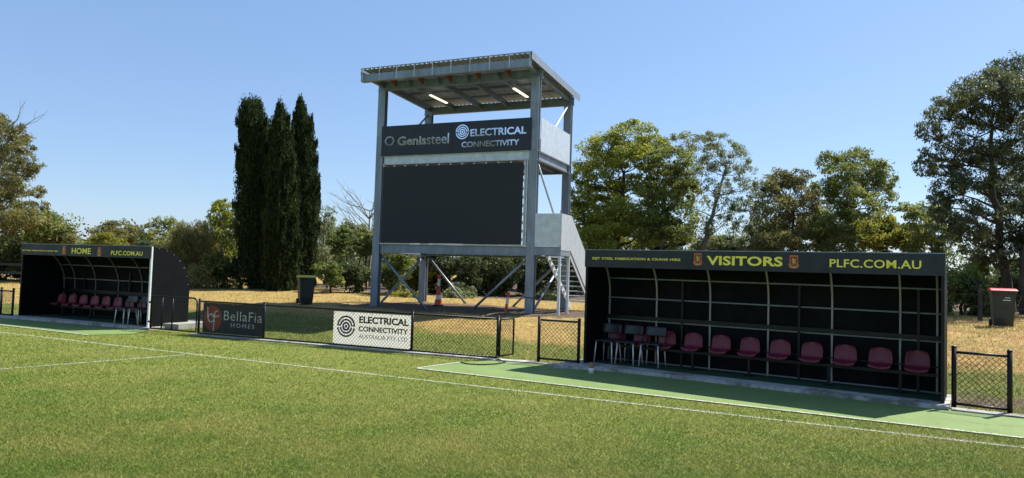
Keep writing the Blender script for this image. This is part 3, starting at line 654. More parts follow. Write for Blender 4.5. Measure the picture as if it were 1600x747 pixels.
def gate(label, a, b, ups, top=.90, bot=.06, rr=.13):
    a = Vector(a); b = Vector(b); d = b-a; Ln = d.length; root = empty('gate', (a.x, a.y, 0), math.atan2(d.y, d.x), label, 'gate')
    pts = [(0, 0, bot), (0, 0, top-.0)] if rr == 0 else [(.0, 0, bot), (0, 0, top-.02)]
    pts = [(.02, 0, bot), (.02, 0, top-.03), (.05, 0, top), (Ln-rr, 0, top)] + [(Ln-rr+rr*math.sin(R(q)), 0, top-rr+rr*math.cos(R(q))) for q in (30, 60, 90)] + [(Ln, 0, bot), (.02, 0, bot)]
    MB().tube(pts, .021, 8).build('frame', M['black_steel'], root)
    for u in ups: MB().tube([(u, 0, bot), (u, 0, top)], .019, 8).build('upright', M['black_steel'], root)
    chain(None, .03, Ln-.02, bot+.01, top-.01, parent=root)
    for z in (bot+.15, top-.2): MB().box(-.05, .03, -.03, .03, z, z+.05).build('hinge', M['black_steel'], root)
    return root
gate('closed black chain link gate beside the white post of the HOME shelter', (-9.60, 18.72), (-8.07, 18.05), [.42, .80], top=.925)
gate('open chain link gate leaf swung back from the end of the long fence', (-.205, 14.86), (.02, 14.42), [], top=.86, bot=.08, rr=.06).rotation_euler[2] = R(52)
# banners hung behind the mesh
def banner(u0, u1, z0, z1, mat, label):
    root = empty('banner', (P0.x, P0.y, 0), math.atan2(fd.y, fd.x), label, 'banner', 'sponsor banners on the long fence')
    bd = MB().add([(u0, .012, z0), (u1, .012, z0), (u1, .012, z1), (u0, .012, z1)], [(0, 1, 2, 3)]).build('board', M[mat], root)
    for k in range(5):
        for z in (z0+.025, z1-.025):
            uu = u0+.03+k*(u1-u0-.06)/4; MB().box(uu-.01, uu+.01, .009, .0118, z-.012, z+.012).build('eyelet', M['galv'], bd)
    return bd
bd = banner(.12, 2.07, .07, .835, 'banner_dark', 'dark banner reading BellaFia HOMES with a red disc'); yb = .0115
mb = MB(); mb.prism([(.445+.30*math.cos(R(a)), .445+.325*math.sin(R(a))) for a in range(0, 360, 10)], lambda a, b, d: (a, d, b), yb-.002, yb); mb.build('disc', M['banner_red'], bd)
mb = MB(); y2 = yb-.0022
arc_band(mb, .40, .45, .085, .115, 0, 360, y2, 22)
mb.prism([(.262, .73), (.288, .73), (.300, .45), (.270, .45)], lambda a, b, d: (a, d, b), y2-.004, y2)
mb.prism([(.475, .13), (.505, .13), (.525, .55), (.495, .55)], lambda a, b, d: (a, d, b), y2-.0044, y2-.0001)
arc_band(mb, .590, .55, .070, .098, 80, 180, y2-.0002, 8)
mb.prism([(.44, .47), (.66, .50), (.66, .525), (.44, .495)], lambda a, b, d: (a, d, b), y2-.0048, y2-.0003)
mb.build('monogram', M['pale_print'], bd)
lettering('BellaFia', bd, M['pale_print'], .815, 2.03, .415, .655, yb, -.004, space=1.1, th=.003)
lettering('HOMES', bd, M['pale_print'], 1.06, 1.80, .25, .355, yb, -.006, space=1.4, th=.003)
bd = banner(4.145, 6.25, .045, .815, 'banner_white', 'white banner reading ELECTRICAL CONNECTIVITY with blue rings')
rings(bd, 4.50, .478, .25, yb, M['blue_print'])
lettering('ELECTRICAL', bd, M['black_print'], 4.855, 6.17, .575, .735, yb, .034, th=.003)
lettering('CONNECTIVITY', bd, M['black_print'], 4.845, 6.16, .385, .505, yb, .030, th=.003)
lettering('AUSTRALIA PTY LTD', bd, M['black_print'], 4.86, 6.15, .225, .315, yb, -.008, th=.003)
# loose cable at the mat corner
mb = MB(); c0 = Vector((-.62, 14.03, .03)); mb.tube([(-.95, 14.12, .022), (-.80, 13.92, .024), (-.55, 13.86, .025), (-.25, 14.02, .028), (-.05, 14.30, .03), (-.22, 14.62, .05), (-.24, 14.84, .09)], .013, 6)
tag(mb.build('loose_cable', M['rubber']), 'loose black cable lying by the gate post on the mat corner', 'cable')

# ------------------------------------------------------------------ bins, cone, posts
def wheelie(loc, rz, label, bmat, lmat, H=1.06):
    s = H/1.06; root = empty('wheelie_bin', loc, rz, label, 'bin', 'wheelie bins on the bank')
    def ring(w, d, z, y0=0): return [(-w, y0-d, z), (w, y0-d, z), (w, y0+d, z), (-w, y0+d, z)]
    mb = MB(); rs = [ring(.215*s, .24*s, .03*s, .02), ring(.235*s, .27*s, .25*s), ring(.265*s, .315*s, .90*s), ring(.285*s, .335*s, .905*s), ring(.285*s, .335*s, .97*s)]
    vs = [p for r_ in rs for p in r_]; fs = [(4*i+j, 4*i+(j+1) % 4, 4*i+4+(j+1) % 4, 4*i+4+j) for i in range(4) for j in range(4)] + [(3, 2, 1, 0)]
    mb.add(vs, fs); mb.build('body', M[bmat], root, .02*s)
    mb = MB(); ld = [(-.39, .975), (-.40, 1.0), (-.33, 1.03), (0, 1.06), (.28, 1.04), (.36, 1.0), (.36, .975)]
    mb.prism([(a*s, b*s) for a, b in ld], lambda a, b, d: (d, a, b), -.305*s, .305*s); mb.build('lid', M[lmat], root, .012*s)
    MB().tube([(-.25*s, .38*s, .97*s), (.25*s, .38*s, .97*s)], .018*s, 8).build('handle', M[bmat], root)
    for sx in (-1, 1):
        w = MB(); w.lathe([(0, -.025), (.10, -.025), (.10, .025), (0, .025)], (sx*.25*s, .27*s, .10*s), 18, axis='x'); w.build('wheel', M['rubber'], root)
    mb = MB(); mb.box(.02*s, .14*s, -.318*s, -.302*s, .80*s, .815*s); mb.box(-.02*s, .15*s, -.315*s, -.295*s, .73*s, .75*s); 
    if lmat == 'lid_red': mb.build('sticker', M['reflect'], root)
    return root
wheelie((-7.534, 25.725, gz1(-7.534, 25.725)), .45, 'dark green wheelie bin with a yellow lid on the bank', 'bin_green', 'lid_yellow')
wheelie((12.73, 18.05, gz1(12.73, 18.05)-.0), -.5, 'grey wheelie bin with a red lid on the dry grass', 'bin_grey', 'lid_red', 1.0)
cx, cy = -2.80, 27.27; cz = gz1(cx, cy)
c = empty('traffic_cone', (cx, cy, cz), 0, 'orange traffic cone under the tower with a post stuck in it', 'cone')
MB().box(-.19, .19, -.19, .19, 0, .04).build('base', M['rubber'], c, .01)
MB().lathe([(.15, .04), (.145, .10), (.1202, .25)], n=18).build('cone_skirt', M['cone'], c); MB().lathe([(.098, .42), (.06, .68), (.05, .72), (.04, .72)], n=18).build('cone_top', M['cone'], c)
MB().lathe([(.1205, .25), (.0985, .42)], n=18).build('band', M['reflect'], c)
def stake(loc, tilt, label, Hs=.8):
    s = empty('delineator_post', loc, 0, label, 'post', 'orange and white marker posts'); s.rotation_euler = tilt
    MB().lathe([(.045, 0), (.05, .25*Hs/.8), (.05, .33*Hs/.8)], n=14).build('lower_sleeve', M['cone'], s)
    MB().lathe([(.0505, .33*Hs/.8), (.0505, .60*Hs/.8)], n=14).build('band', M['reflect'], s)
    mb = MB(); mb.lathe([(.05, .60*Hs/.8), (.052, .74*Hs/.8), (.065, .75*Hs/.8), (.06, .78*Hs/.8), (0, .80*Hs/.8)], n=14); mb.build('cap', M['cone'], s)
stake((cx, cy, cz+.44), (0, 0, 0), 'red topped marker post stuck into the traffic cone', .80)
stake((-.147, 24.927, gz1(-.147, 24.927)-.02), (0, R(7), 0), 'leaning orange and white marker post under the tower', .72)

# ------------------------------------------------------------------ rear fences and wires
def rail_fence(label, pts, H, rails, mat, name='rail_fence', pw=.1, rw=(.05, .12)):
    root = empty(name, (pts[0][0], pts[0][1], 0), 0, label, 'fence'); o = Vector((pts[0][0], pts[0][1], 0))
    P = [Vector((x, y, gz1(x, y)))-o for x, y in pts]
    for p in P: MB().bar(p-Vector((0, 0, .2)), p+Vector((0, 0, H)), pw, pw, (0, 1, 0)).build('post', M[mat], root)
    for z in rails:
        mb = MB()
        for a, b in zip(P[:-1], P[1:]): mb.bar(a+Vector((0, -.06, z)), b+Vector((0, -.06, z)), *rw)
        mb.build('rail', M[mat], root)
rail_fence('dark timber rail fence across the bank behind the HOME shelter', [(-36, 40.5), (-32.5, 38.8), (-29.2, 37.2), (-26.3, 35.8), (-23.3, 34.4)], 1.0, (.92, .5), 'timber_dark')
rail_fence('dark post and wire fence behind the red lidded bin', [(10.2, 21.5), (11.9, 20.7), (13.3, 19.75), (15.2, 18.6), (17.2, 17.4)], .95, (.75, .38), 'timber_dark', 'wire_fence', .08, (.012, .012))
for k, dz in enumerate((0, .9)):
    a = at(-60, 369+k*5, 110); b_ = at(330, 372+k*5, 130); pts = [a.lerp(b_, i/12)-Vector((0, 0, 1.2*math.sin(math.pi*i/12)*.5)) for i in range(13)]
    tag(MB().tube(pts, .02, 5).build('power_line', M['wire']), ('upper' if k == 0 else 'lower')+' of two thin power lines crossing the sky beyond the HOME shelter', 'power line', 'power lines')

# ------------------------------------------------------------------ trees
def leaves(centers, sig, counts, Ln, Wd, droop, rng):
    """flat diamond leaves scattered round twig centres"""
    c = np.repeat(centers, counts, 0); s = np.repeat(sig, counts, 0); n = len(c)
    g = rng.normal(0, 1, (n, 3)); gl = np.linalg.norm(g, axis=1)[:, None]; g *= np.minimum(1, 1.9/gl); p = c + g*s
    ax = rng.normal(0, 1, (n, 3)); ax[:, 2] -= droop; ax /= np.linalg.norm(ax, axis=1)[:, None]
    w = np.cross(ax, rng.normal(0, 1, (n, 3))); w /= np.linalg.norm(w, axis=1)[:, None]
    sc = rng.uniform(.65, 1.35, (n, 1)); a = ax*Ln*.5*sc; b = w*Wd*.5*sc
    return np.stack([p-a, p-b, p+a*1.0, p+b], 1).reshape(-1, 3)
def limb(mb, a, b, r0, r1, wob, rng, seg=6, n=6, sag=.0):
    a = np.array(a); b = np.array(b); L_ = np.linalg.norm(b-a); pts = []; off = np.zeros(3)
    for i in range(seg+1):
        t = i/seg; off = off + rng.normal(0, wob*L_/seg, 3)*(1 if 0 < i < seg else 0)
        p = a+(b-a)*t + off*math.sin(math.pi*min(1, t*1.0)) + np.array((0, 0, sag*L_*math.sin(math.pi*t))); pts.append(p)
    mb.tube(pts, [r0+(r1-r0)*(i/seg)**.8 for i in range(seg+1)], n, 0, False); return pts
def tree(label, cat, dist, trunk, r0, clumps, leaf, bark='bark_pale', size=(.22, .075), cover=2.6, droop=.8, name='gum_tree', tw=16, twig=.22, depth=1.0, group=None, seed=0, bare=0, fat=1.14):
    rng = np.random.default_rng(seed+int(dist*10)+len(clumps)*7); k = dist/FPX
    base = at(trunk[0][0], trunk[0][1], dist); bz = gz1(base.x, base.y)
    root = empty(name, (base.x, base.y, bz-.05), 0, label, cat, group); o = np.array(root.location)
    tp = [np.array((base.x, base.y, bz-.1))] + [np.array(at(px, py, dist)) for px, py in trunk[1:]]
    tp = [p-o for p in tp]; mb = MB(); nT = len(tp)
    fine = []
    for i in range(nT-1):
        for j in range(4): fine.append(tp[i]+(tp[i+1]-tp[i])*j/4+rng.normal(0, .04, 3)*(i+j > 0))
    fine.append(tp[-1]); rad = [r0*(1-.72*(i/(len(fine)-1))) for i in range(len(fine))]
    mb.tube(fine, rad, 9, 0, False)
    C, SG, CN = [], [], []
    for cl in clumps:
        px, py, rx, ry = cl[:4]; ry = max(ry*1.25, rx*.72)*fat; rx *= 1.08*fat; dn = cl[4] if len(cl) > 4 else 1.
        d2 = dist + rng.uniform(-1, 1)*depth*rx*k*1.3; c = np.array(at(px, py, d2))-o; rx *= k; ry *= k
        ts = max([i for i, p in enumerate(fine) if p[2] < c[2]-.25*np.linalg.norm(p[:2]-c[:2])] or [0]); ts = min(ts, len(fine)-1)
        pts = limb(mb, fine[ts], c-np.array((0, 0, ry*.3)), max(.02, rad[ts]*.5), .015, .16, rng)
        rr = np.array((rx, (rx+ry)*.5, ry)); nt_ = max(7, int(tw*1.5*(.5+dn*.5)))
        dv = rng.normal(0, 1, (nt_, 3)); dv[:, 2] = np.abs(dv[:, 2])*1.0-.28; dv /= np.linalg.norm(dv, axis=1)[:, None]
        q = dv*rr*rng.uniform(.62, 1.0, (nt_, 1)); nlow = nt_//4
        q[:nlow] *= .75; q[:nlow, 2] = -rng.uniform(.1, .75, nlow)*ry; tc = c+q
        for t_ in tc[:: 3 if nt_ > 10 else 1]: limb(mb, pts[-2], t_, .022, .006, .12, rng, 3, 4)
        n = 1.35*cover*dn*math.pi*rx*ry/(size[0]*size[1]*.5); C.append(tc); SG.append(np.repeat((rr*twig*np.array((1, 1, .8)))[None], nt_, 0)*rng.uniform(.55, 1.1, (nt_, 1)))
        CN.append(np.maximum(1, rng.poisson(n/nt_*rng.uniform(.4, 1.6, nt_))))
    for i in range(bare):
        f = fine[int(len(fine)*rng.uniform(.45, .95))]; px, py = trunk[-1]
        a = rng.uniform(-1, 1); tip = f+np.array((a*3.0, rng.uniform(-1, 1), rng.uniform(.8, 2.6))); p2 = limb(mb, f, tip, .04, .008, .15, rng, 5, 5)
        for j in range(4): limb(mb, p2[2+j % 3], p2[2+j % 3]+np.array((a*.8+rng.normal(0, .3), rng.normal(0, .3), rng.uniform(.2, 1.0))), .014, .004, .15, rng, 3, 4)
    mb.build('trunk', M[bark], root)
    if C:
        vs = leaves(np.concatenate(C), np.concatenate(SG), np.concatenate(CN), size[0], size[1], droop, rng)
        fast_mesh('crown', vs, 4, [L[leaf]], parent=root)
    return root
def bush(label, dist, px, py, rx, ry, leaf, size=(.15, .08), cover=3.2, seed=0, name='shrub', base=None, cat='shrub', group=None, n=9):
    rng = np.random.default_rng(seed+int(px)); cl = []
    for i in range(n):
        a = rng.uniform(0, 2*math.pi); r_ = math.sqrt(rng.uniform(0, 1))*.72
        cl.append((px+rx*r_*math.cos(a), py+ry*r_*math.sin(a), rx*rng.uniform(.32, .5), ry*rng.uniform(.28, .42), rng.uniform(.6, 1.1)))
    by = base or py+ry
    return tree(label, cat, dist, [(px, by), (px+rx*.1, py+ry*.45), (px-rx*.05, py)], .06, cl, leaf, 'bark_dark', size, cover, .25, name, 12, .26, 1.2, group, seed)

# three cypresses
def cypress(label, dist, base, prof, seed, leaf='cypress'):
    """prof: (py, left px, right px) from the foot up"""
    rng = np.random.default_rng(seed); k = dist/FPX; b = at(base[0], base[1], dist); bz = gz1(b.x, b.y); root = empty('cypress_tree', (b.x, b.y, bz-.05), 0, label, 'tree', 'three tall cypresses')
    o = np.array(root.location); ys = np.array([p[0] for p in prof])[::-1]; lf = np.array([p[1] for p in prof])[::-1]; rt = np.array([p[2] for p in prof])[::-1]
    top = np.array(at((lf[0]+rt[0])/2, ys[0], dist))-o; mb = MB(); limb(mb, (0, 0, 0), top, .2, .02, .03, rng, 10, 8); C, SG = [], []
    for i in range(1500):
        y = ys[0]+(ys[-1]-ys[0])*rng.uniform(0, 1)**.8; a, c_ = np.interp(y+4, ys, lf), np.interp(y+4, ys, rt); hw = max(.05, (c_-a)/2*k*.97-.02)
        th = rng.uniform(0, 2*math.pi); r_ = hw*rng.uniform(.5, 1.0)*rng.choice([1, 1, .9, 1.05, 1.22]); f = min(1, .35+hw)
        p = np.array(at((a+c_)/2, y+5, dist))-o+np.array((r_*math.cos(th), r_*math.sin(th), 0)); C.append(p); SG.append((.075*f, .075*f, .17))
    for i in range(95):
        tt = rng.uniform(.10, .95); y = ys[0]+(ys[-1]-ys[0])*tt; a, c_ = np.interp(y, ys, lf), np.interp(y, ys, rt); hw = (c_-a)/2*k; th = rng.uniform(0, 2*math.pi); up = rng.uniform(.2, .65)*min(1, .35+1.5*tt)
        c0 = np.array(at((a+c_)/2, y, dist))-o; out = np.array((math.cos(th), math.sin(th), 0)); L_ = rng.uniform(1.08, 1.3)
        for q in np.linspace(0, 1, 7):
            C.append(c0+out*hw*(.75+(L_-.75)*q)+np.array((0, 0, up*q))); SG.append((.06*(1.15-q), .06*(1.15-q), .12))
    for i in range(70): limb(mb, C[i]*np.array((.1, .1, 1))-np.array((0, 0, .5)) + np.array((0, 0, 0)), C[i], .02, .005, .1, rng, 3, 4)
    mb.build('trunk', M['bark_dark'], root)
    cn = rng.integers(40, 90, len(C)); c = np.repeat(np.array(C), cn, 0); n = len(c); p = c+rng.normal(0, 1, (n, 3))*np.repeat(np.array(SG), cn, 0)
    ax = rng.normal(0, .45, (n, 3)); ax[:, 2] += 1; ax /= np.linalg.norm(ax, axis=1)[:, None]; w = np.cross(ax, rng.normal(0, 1, (n, 3))); w /= np.linalg.norm(w, axis=1)[:, None]
    s = rng.uniform(.6, 1.4, (n, 1)); a = ax*.075*s; b2 = w*.020*s
    fast_mesh('crown', np.stack([p-a, p-b2, p+a, p+b2], 1).reshape(-1, 3), 4, [L[leaf]], parent=root)
cypress('ragged dark cypress with a blunt top, farthest from the tower', 36, (405, 452), [(452, 392, 425), (400, 380, 430), (350, 372, 428), (300, 370, 426), (250, 374, 424), (215, 379, 426), (190, 375, 421), (172, 378, 412), (160, 379, 406), (153, 384, 392)], 1)
cypress('middle of three dark cypresses, with a narrow pointed crown', 35, (442, 454), [(454, 415, 466), (400, 412, 466), (350, 415, 466), (300, 419, 464), (250, 422, 461), (210, 425, 455), (185, 429, 449), (170, 432, 443), (162, 435, 439)], 2)
cypress('slender dark cypress with a feathery tip, nearest the tower', 36, (474, 456), [(456, 446, 488), (400, 452, 490), (350, 456, 494), (310, 458, 497), (270, 458, 496), (230, 458, 492), (200, 459, 487), (180, 461, 480), (165, 464, 474), (154, 467, 471)], 3)

G_FAR = 'gum trees beyond the sports ground'
tree('tall thin-leaved gum with bare grey limbs at the left edge', 'tree', 36, [(-40, 450), (-30, 380), (-15, 310), (5, 240), (15, 205)], .15,
     [(10, 205, 26, 18, .7), (-25, 200, 30, 22), (38, 232, 16, 10, .7), (15, 245, 20, 14, .6), (48, 258, 16, 12, .7), (-15, 260, 30, 22, .8), (20, 285, 22, 14, .7), (48, 300, 18, 10, .7), (5, 320, 25, 16, .8), (45, 328, 20, 12, .7), (65, 322, 12, 8, .4), (-30, 320, 30, 25, .8), (28, 215, 20, 12, .8), (0, 232, 24, 14, .8), (30, 265, 22, 14, .8), (8, 298, 26, 16), (40, 345, 24, 16), (10, 350, 28, 18), (62, 345, 18, 12, .7)], 'gum_brown', 'bark_pale', (.16, .05), 3.0, .9, bare=9, seed=5, fat=1.05, group=G_FAR)
bush('broad olive shrub behind the far end of the HOME shelter', 38, 55, 390, 62, 52, 'gum_olive', (.18, .07), 3.0, 11, n=16, base=440)
bush('low brownish shrub beside the HOME fascia', 37, 98, 385, 24, 26, 'gum_brown', (.15, .06), 3., 12, base=440)
bush('dark shrub at the left edge by the timber rail fence', 37.5, 8, 405, 38, 40, 'shrub_dark', (.16, .07), 3., 13, base=440)
tree('round-crowned gum rising over the HOME sign', 'tree', 75, [(188, 425), (185, 395), (184, 372)], .3, [(166, 364, 18, 11), (184, 356, 18, 9), (203, 366, 16, 10), (175, 378, 22, 10), (198, 380, 18, 8, .7), (216, 377, 12, 9)], 'gum_brown', 'bark_dark', (.26, .10), 3.0, .3, seed=21, group=G_FAR)
tree('rounded gum with see-through crown behind the white post', 'tree', 75, [(256, 425), (254, 395), (256, 365)], .3, [(234, 362, 13, 9, .8), (256, 350, 17, 9), (274, 360, 13, 11), (246, 372, 16, 9, .6), (268, 376, 15, 10, .7), (232, 378, 10, 8, .6)], 'gum_olive', 'bark_dark', (.26, .10), 2.4, .3, seed=22, group=G_FAR)
bush('yellowish shrub low behind the HOME fascia', 60, 160, 384, 32, 12, 'shrub_yellow', (.24, .09), 3, 23, base=420)
bush('small dark shrub between the two round gums', 62, 222, 384, 18, 12, 'shrub_dark', (.24, .09), 3, 24, base=420)
tree('feathery brown-green she-oak behind the HOME end wall', 'tree', 36, [(302, 450), (302, 410), (300, 375)], .12, [(292, 372, 16, 15), (308, 364, 12, 14), (285, 392, 18, 18), (310, 390, 18, 20), (322, 372, 10, 14, .7), (290, 420, 22, 22), (318, 420, 18, 22), (300, 440, 26, 14)], leaf_key if False else 'gum_brown', 'bark_dark', (.26, .03), 3.6, 1.4, 'she_oak', 18, .34, seed=31)
tree('bright green sapling gum beside the cypresses', 'tree', 37, [(350, 452), (349, 400), (347, 340)], .10, [(348, 322, 14, 9, .9), (340, 338, 12, 12, .8), (360, 334, 12, 12, .9), (334, 358, 12, 14, .8), (352, 356, 16, 14), (366, 362, 12, 16), (342, 382, 18, 16), (366, 390, 14, 18), (350, 404, 20, 14)], 'gum_yellow', 'bark_pale', (.17, .065), 2.6, .8, seed=32)
bush('dense dark shrub at the foot of the cypresses', 36.5, 372, 425, 30, 34, 'shrub_dark', seed=33, base=455)
bush('mid green shrub beyond the HOME end wall', 35.5, 336, 425, 24, 30, 'shrub', seed=34, base=452)
bush('grey-green shrub right behind the HOME shelter', 36, 306, 432, 18, 22, 'gum_grey', (.13, .06), seed=35, base=450)
tree('thin young gum between the cypresses and the tower', 'tree', 39, [(512, 455), (508, 400), (507, 350)], .09, [(505, 332, 14, 10, .6), (514, 348, 10, 10, .6), (498, 352, 12, 10, .5), (508, 372, 14, 12, .6), (496, 392, 14, 16, .8), (512, 402, 14, 12, .8)], 'gum_grey', 'bark_pale', (.17, .06), 2.2, .8, seed=41)
bush('light green shrub halfway between cypresses and tower', 37, 540, 385, 26, 26, 'shrub', (.17, .08), 2.6, 42, base=458)
bush('olive shrub close against the tower post', 38, 572, 385, 24, 24, 'gum_olive', (.17, .08), 2.6, 43, base=460)
bush('low clipped-looking shrub behind the green bin', 34, 515, 432, 26, 22, 'shrub', (.12, .06), 3., 44, base=460)
bush('dark low shrub beside the tower foot', 35, 556, 432, 32, 28, 'shrub_dark', (.13, .07), 3., 45, base=462)
tree('leafless grey tree showing beside the tower screen', 'tree', 42, [(578, 450), (577, 380), (578, 330)], .10, [], 'shrub', 'bark_pale', bare=20, seed=46, name='bare_tree')
for i, (px, py, rx, ry, lf, ds, lab) in enumerate([(528, 372, 30, 30, 'gum_grey', 44, 'tall grey-green shrub behind the thin young gum'), (560, 378, 26, 28, 'gum_olive', 45, 'tall olive shrub behind the bare grey tree'), (492, 405, 24, 36, 'gum_grey', 41, 'grey-green shrub tucked against the cypress nearest the tower'),
    (325, 395, 26, 34, 'gum_grey', 42, 'tall grey-green shrub behind the she-oak'), (275, 400, 22, 26, 'gum_olive', 44, 'olive shrub rising behind the curved HOME roof'), (655, 412, 40, 26, 'gum_grey', 43, 'grey-green shrub behind the back left tower post'), (800, 415, 44, 28, 'gum_olive', 44, 'tall olive shrub behind the front corner tower post')]):
    bush(lab, ds, px, py, rx, ry, lf, (.19, .07), 2.6, 250+i, base=458, n=12)
# undergrowth seen beneath the tower
for i, (px, py, rx, ry, lf, ds, lab) in enumerate([
    (615, 425, 34, 34, 'shrub', 35, 'bright shrub between the two left tower posts'), (650, 440, 26, 30, 'shrub_yellow', 36.5, 'yellow-green shrub beside the traffic cone'),
    (690, 425, 34, 38, 'shrub_dark', 37, 'dark shrub behind the traffic cone'), (735, 432, 36, 36, 'shrub_dark', 36, 'dark shrub behind the middle tower braces'),
    (780, 425, 34, 40, 'shrub_dark', 37, 'dark shrub behind the leaning marker post'), (840, 430, 34, 44, 'shrub_dark', 37.5, 'dark shrub behind the front corner post below the landing'),
    (895, 425, 36, 46, 'shrub_dark', 38, 'dark shrub behind the tower stairs'), (715, 462, 30, 14, 'gum_grey', 33.5, 'low grey shrub under the tower beside the cone'),
    (640, 465, 24, 10, 'shrub_yellow', 33, 'low yellow tuft of scrub behind the left tower posts'), (860, 465, 26, 16, 'shrub_dark', 34, 'low dark scrub beside the stair foot'),
    (760, 400, 40, 22, 'gum_olive', 40, 'olive shrub showing just under the tower platform'), (620, 395, 34, 20, 'gum_brown', 41, 'brownish shrub just under the platform corner')]):
    bush(lab, ds, px, py, rx, ry, lf, (.16, .07), 3., 50+i, base=468, n=11)
# gum group right of the tower
tree('large gum with yellow-green domed crowns right of the tower', 'tree', 47, [(965, 470), (960, 400), (972, 330), (975, 270)], .34,
     [(950, 232, 32, 15), (988, 217, 34, 13), (1022, 228, 24, 12), (930, 255, 26, 18), (972, 247, 30, 16), (1008, 250, 24, 14, .8), (912, 278, 18, 16), (945, 283, 24, 14, .6), (945, 305, 30, 16), (905, 312, 16, 20), (990, 290, 26, 14), (935, 330, 32, 18), (912, 352, 24, 22), (985, 332, 32, 16), (960, 355, 30, 18), (1002, 358, 28, 20), (930, 380, 32, 18), (980, 384, 34, 16)], 'gum_yellow', 'bark_dark', (.21, .08), 3.0, .35, seed=61, tw=22, twig=.20, group=G_FAR)
tree('leaning gum with dense green heads in the middle of the group', 'tree', 46, [(1050, 470), (1040, 400), (1035, 340), (1040, 280)], .26,
     [(1050, 252, 30, 14), (1025, 272, 24, 13), (1068, 272, 24, 14), (1045, 292, 32, 14), (1012, 302, 20, 14), (1072, 305, 20, 16), (1040, 322, 30, 14, .8), (1020, 345, 26, 16), (1060, 345, 24, 18, .7), (1045, 375, 34, 18)], 'gum_olive', 'bark_dark', (.21, .08), 2.9, .35, seed=62, tw=20, twig=.20, group=G_FAR)
tree('tall open grey gum with visible pale limbs', 'tree', 52, [(1095, 470), (1098, 390), (1118, 320), (1135, 260)], .24,
     [(1070, 222, 20, 11, .6), (1095, 228, 20, 12, .6), (1120, 222, 20, 12, .7), (1142, 238, 20, 14, .7), (1160, 262, 16, 16, .6), (1172, 288, 12, 12, .5), (1100, 250, 22, 13, .5), (1128, 262, 20, 13, .55), (1148, 292, 16, 12, .5), (1090, 282, 18, 13, .4), (1118, 300, 20, 14, .4), (1148, 325, 18, 14, .5), (1095, 325, 20, 14, .5), (1125, 350, 22, 14, .5), (1092, 365, 22, 18, .6), (1150, 372, 20, 16, .5)], 'gum_grey', 'bark_pale', (.21, .065), 2.2, .9, seed=63, bare=6, tw=14, group=G_FAR)
tree('slender sparse gum in the gap beside the open grey gum', 'tree', 50, [(1172, 470), (1170, 400), (1178, 340)], .14, [(1182, 300, 12, 14, .5), (1170, 325, 14, 12, .5), (1188, 335, 12, 14, .6), (1165, 352, 14, 12, .5), (1185, 365, 14, 16, .7), (1160, 385, 20, 12, .7), (1192, 388, 14, 12, .7)], 'gum_grey', 'bark_pale', (.2, .065), 2.4, .9, seed=64, group=G_FAR)
tree('gum with brown-tinged spreading crown behind VISITORS lettering', 'tree', 46, [(1240, 470), (1236, 400), (1240, 330)], .22,
     [(1215, 282, 20, 10, .8), (1248, 278, 18, 9, .8), (1200, 300, 16, 14, .8), (1232, 298, 30, 13), (1265, 302, 16, 14, .8), (1210, 325, 24, 15), (1248, 325, 28, 15), (1200, 350, 20, 18), (1235, 355, 28, 16), (1265, 352, 18, 18, .8), (1215, 382, 30, 16), (1260, 384, 24, 16)], 'gum_brown', 'bark_dark', (.2, .075), 2.9, .45, seed=65, tw=18, group=G_FAR)
tree('high rounded gum standing over the VISITORS fascia', 'tree', 45, [(1325, 470), (1330, 400), (1332, 330), (1330, 280)], .26,
     [(1298, 254, 15, 12), (1332, 252, 24, 12), (1362, 268, 24, 14), (1384, 288, 15, 18, .8), (1316, 274, 26, 14), (1348, 290, 26, 14), (1294, 292, 18, 14, .6), (1376, 312, 16, 12, .6), (1322, 308, 28, 15), (1300, 330, 20, 14, .7), (1345, 330, 26, 15), (1318, 352, 28, 16), (1296, 375, 26, 18), (1340, 378, 30, 16)], 'gum_olive', 'bark_pale', (.2, .075), 3.0, .5, seed=66, tw=20, group=G_FAR)
bush('sunlit yellow-green shrub left of the big dark gum', 41, 1375, 368, 38, 32, 'shrub_yellow', (.18, .08), 3., 71, base=450, n=14)
bush('yellow-green shrub peeping over the fascia end', 40, 1420, 375, 30, 28, 'shrub_yellow', (.18, .08), 3., 72, base=450, n=12)
tree('dusky olive gum joining the big dark gum', 'tree', 38, [(1462, 480), (1460, 420), (1455, 370)], .16, [(1420, 330, 20, 9, .8), (1448, 332, 20, 11), (1472, 345, 20, 13), (1435, 350, 20, 12, .8), (1462, 368, 24, 14), (1480, 385, 18, 18), (1445, 390, 26, 14)], 'gum_olive', 'bark_dark', (.18, .07), 2.8, .6, seed=73)
tree('huge dark gum with several trunks at the right edge', 'tree', 25.5, [(1578, 512), (1572, 440), (1560, 370), (1548, 290), (1550, 200)], .20,
     [(1588, 112, 34, 14), (1552, 128, 28, 14), (1518, 142, 26, 13), (1488, 160, 22, 12), (1582, 140, 30, 16), (1545, 160, 32, 15), (1510, 176, 26, 14), (1470, 180, 20, 12), (1450, 205, 15, 12), (1590, 180, 32, 20, .8), (1555, 195, 30, 14, .7), (1520, 208, 26, 14, .6), (1488, 225, 20, 14, .8), (1455, 240, 14, 12, .8), (1445, 262, 14, 11), (1475, 262, 22, 14), (1510, 248, 26, 16), (1550, 240, 30, 18), (1590, 245, 32, 22), (1530, 285, 32, 18), (1492, 295, 26, 18), (1466, 318, 20, 12, .9), (1575, 295, 34, 22), (1500, 330, 26, 15, .8), (1545, 330, 28, 16, .8), (1590, 345, 28, 20, .8), (1515, 362, 26, 16, .9), (1560, 372, 30, 18, .9), (1480, 355, 24, 16), (1535, 395, 26, 16, .7), (1585, 400, 26, 18, .8), (1600, 300, 30, 24)], 'gum_dark', 'bark_dark', (.15, .04), 2.3, 1.1, seed=74, tw=26, twig=.20)
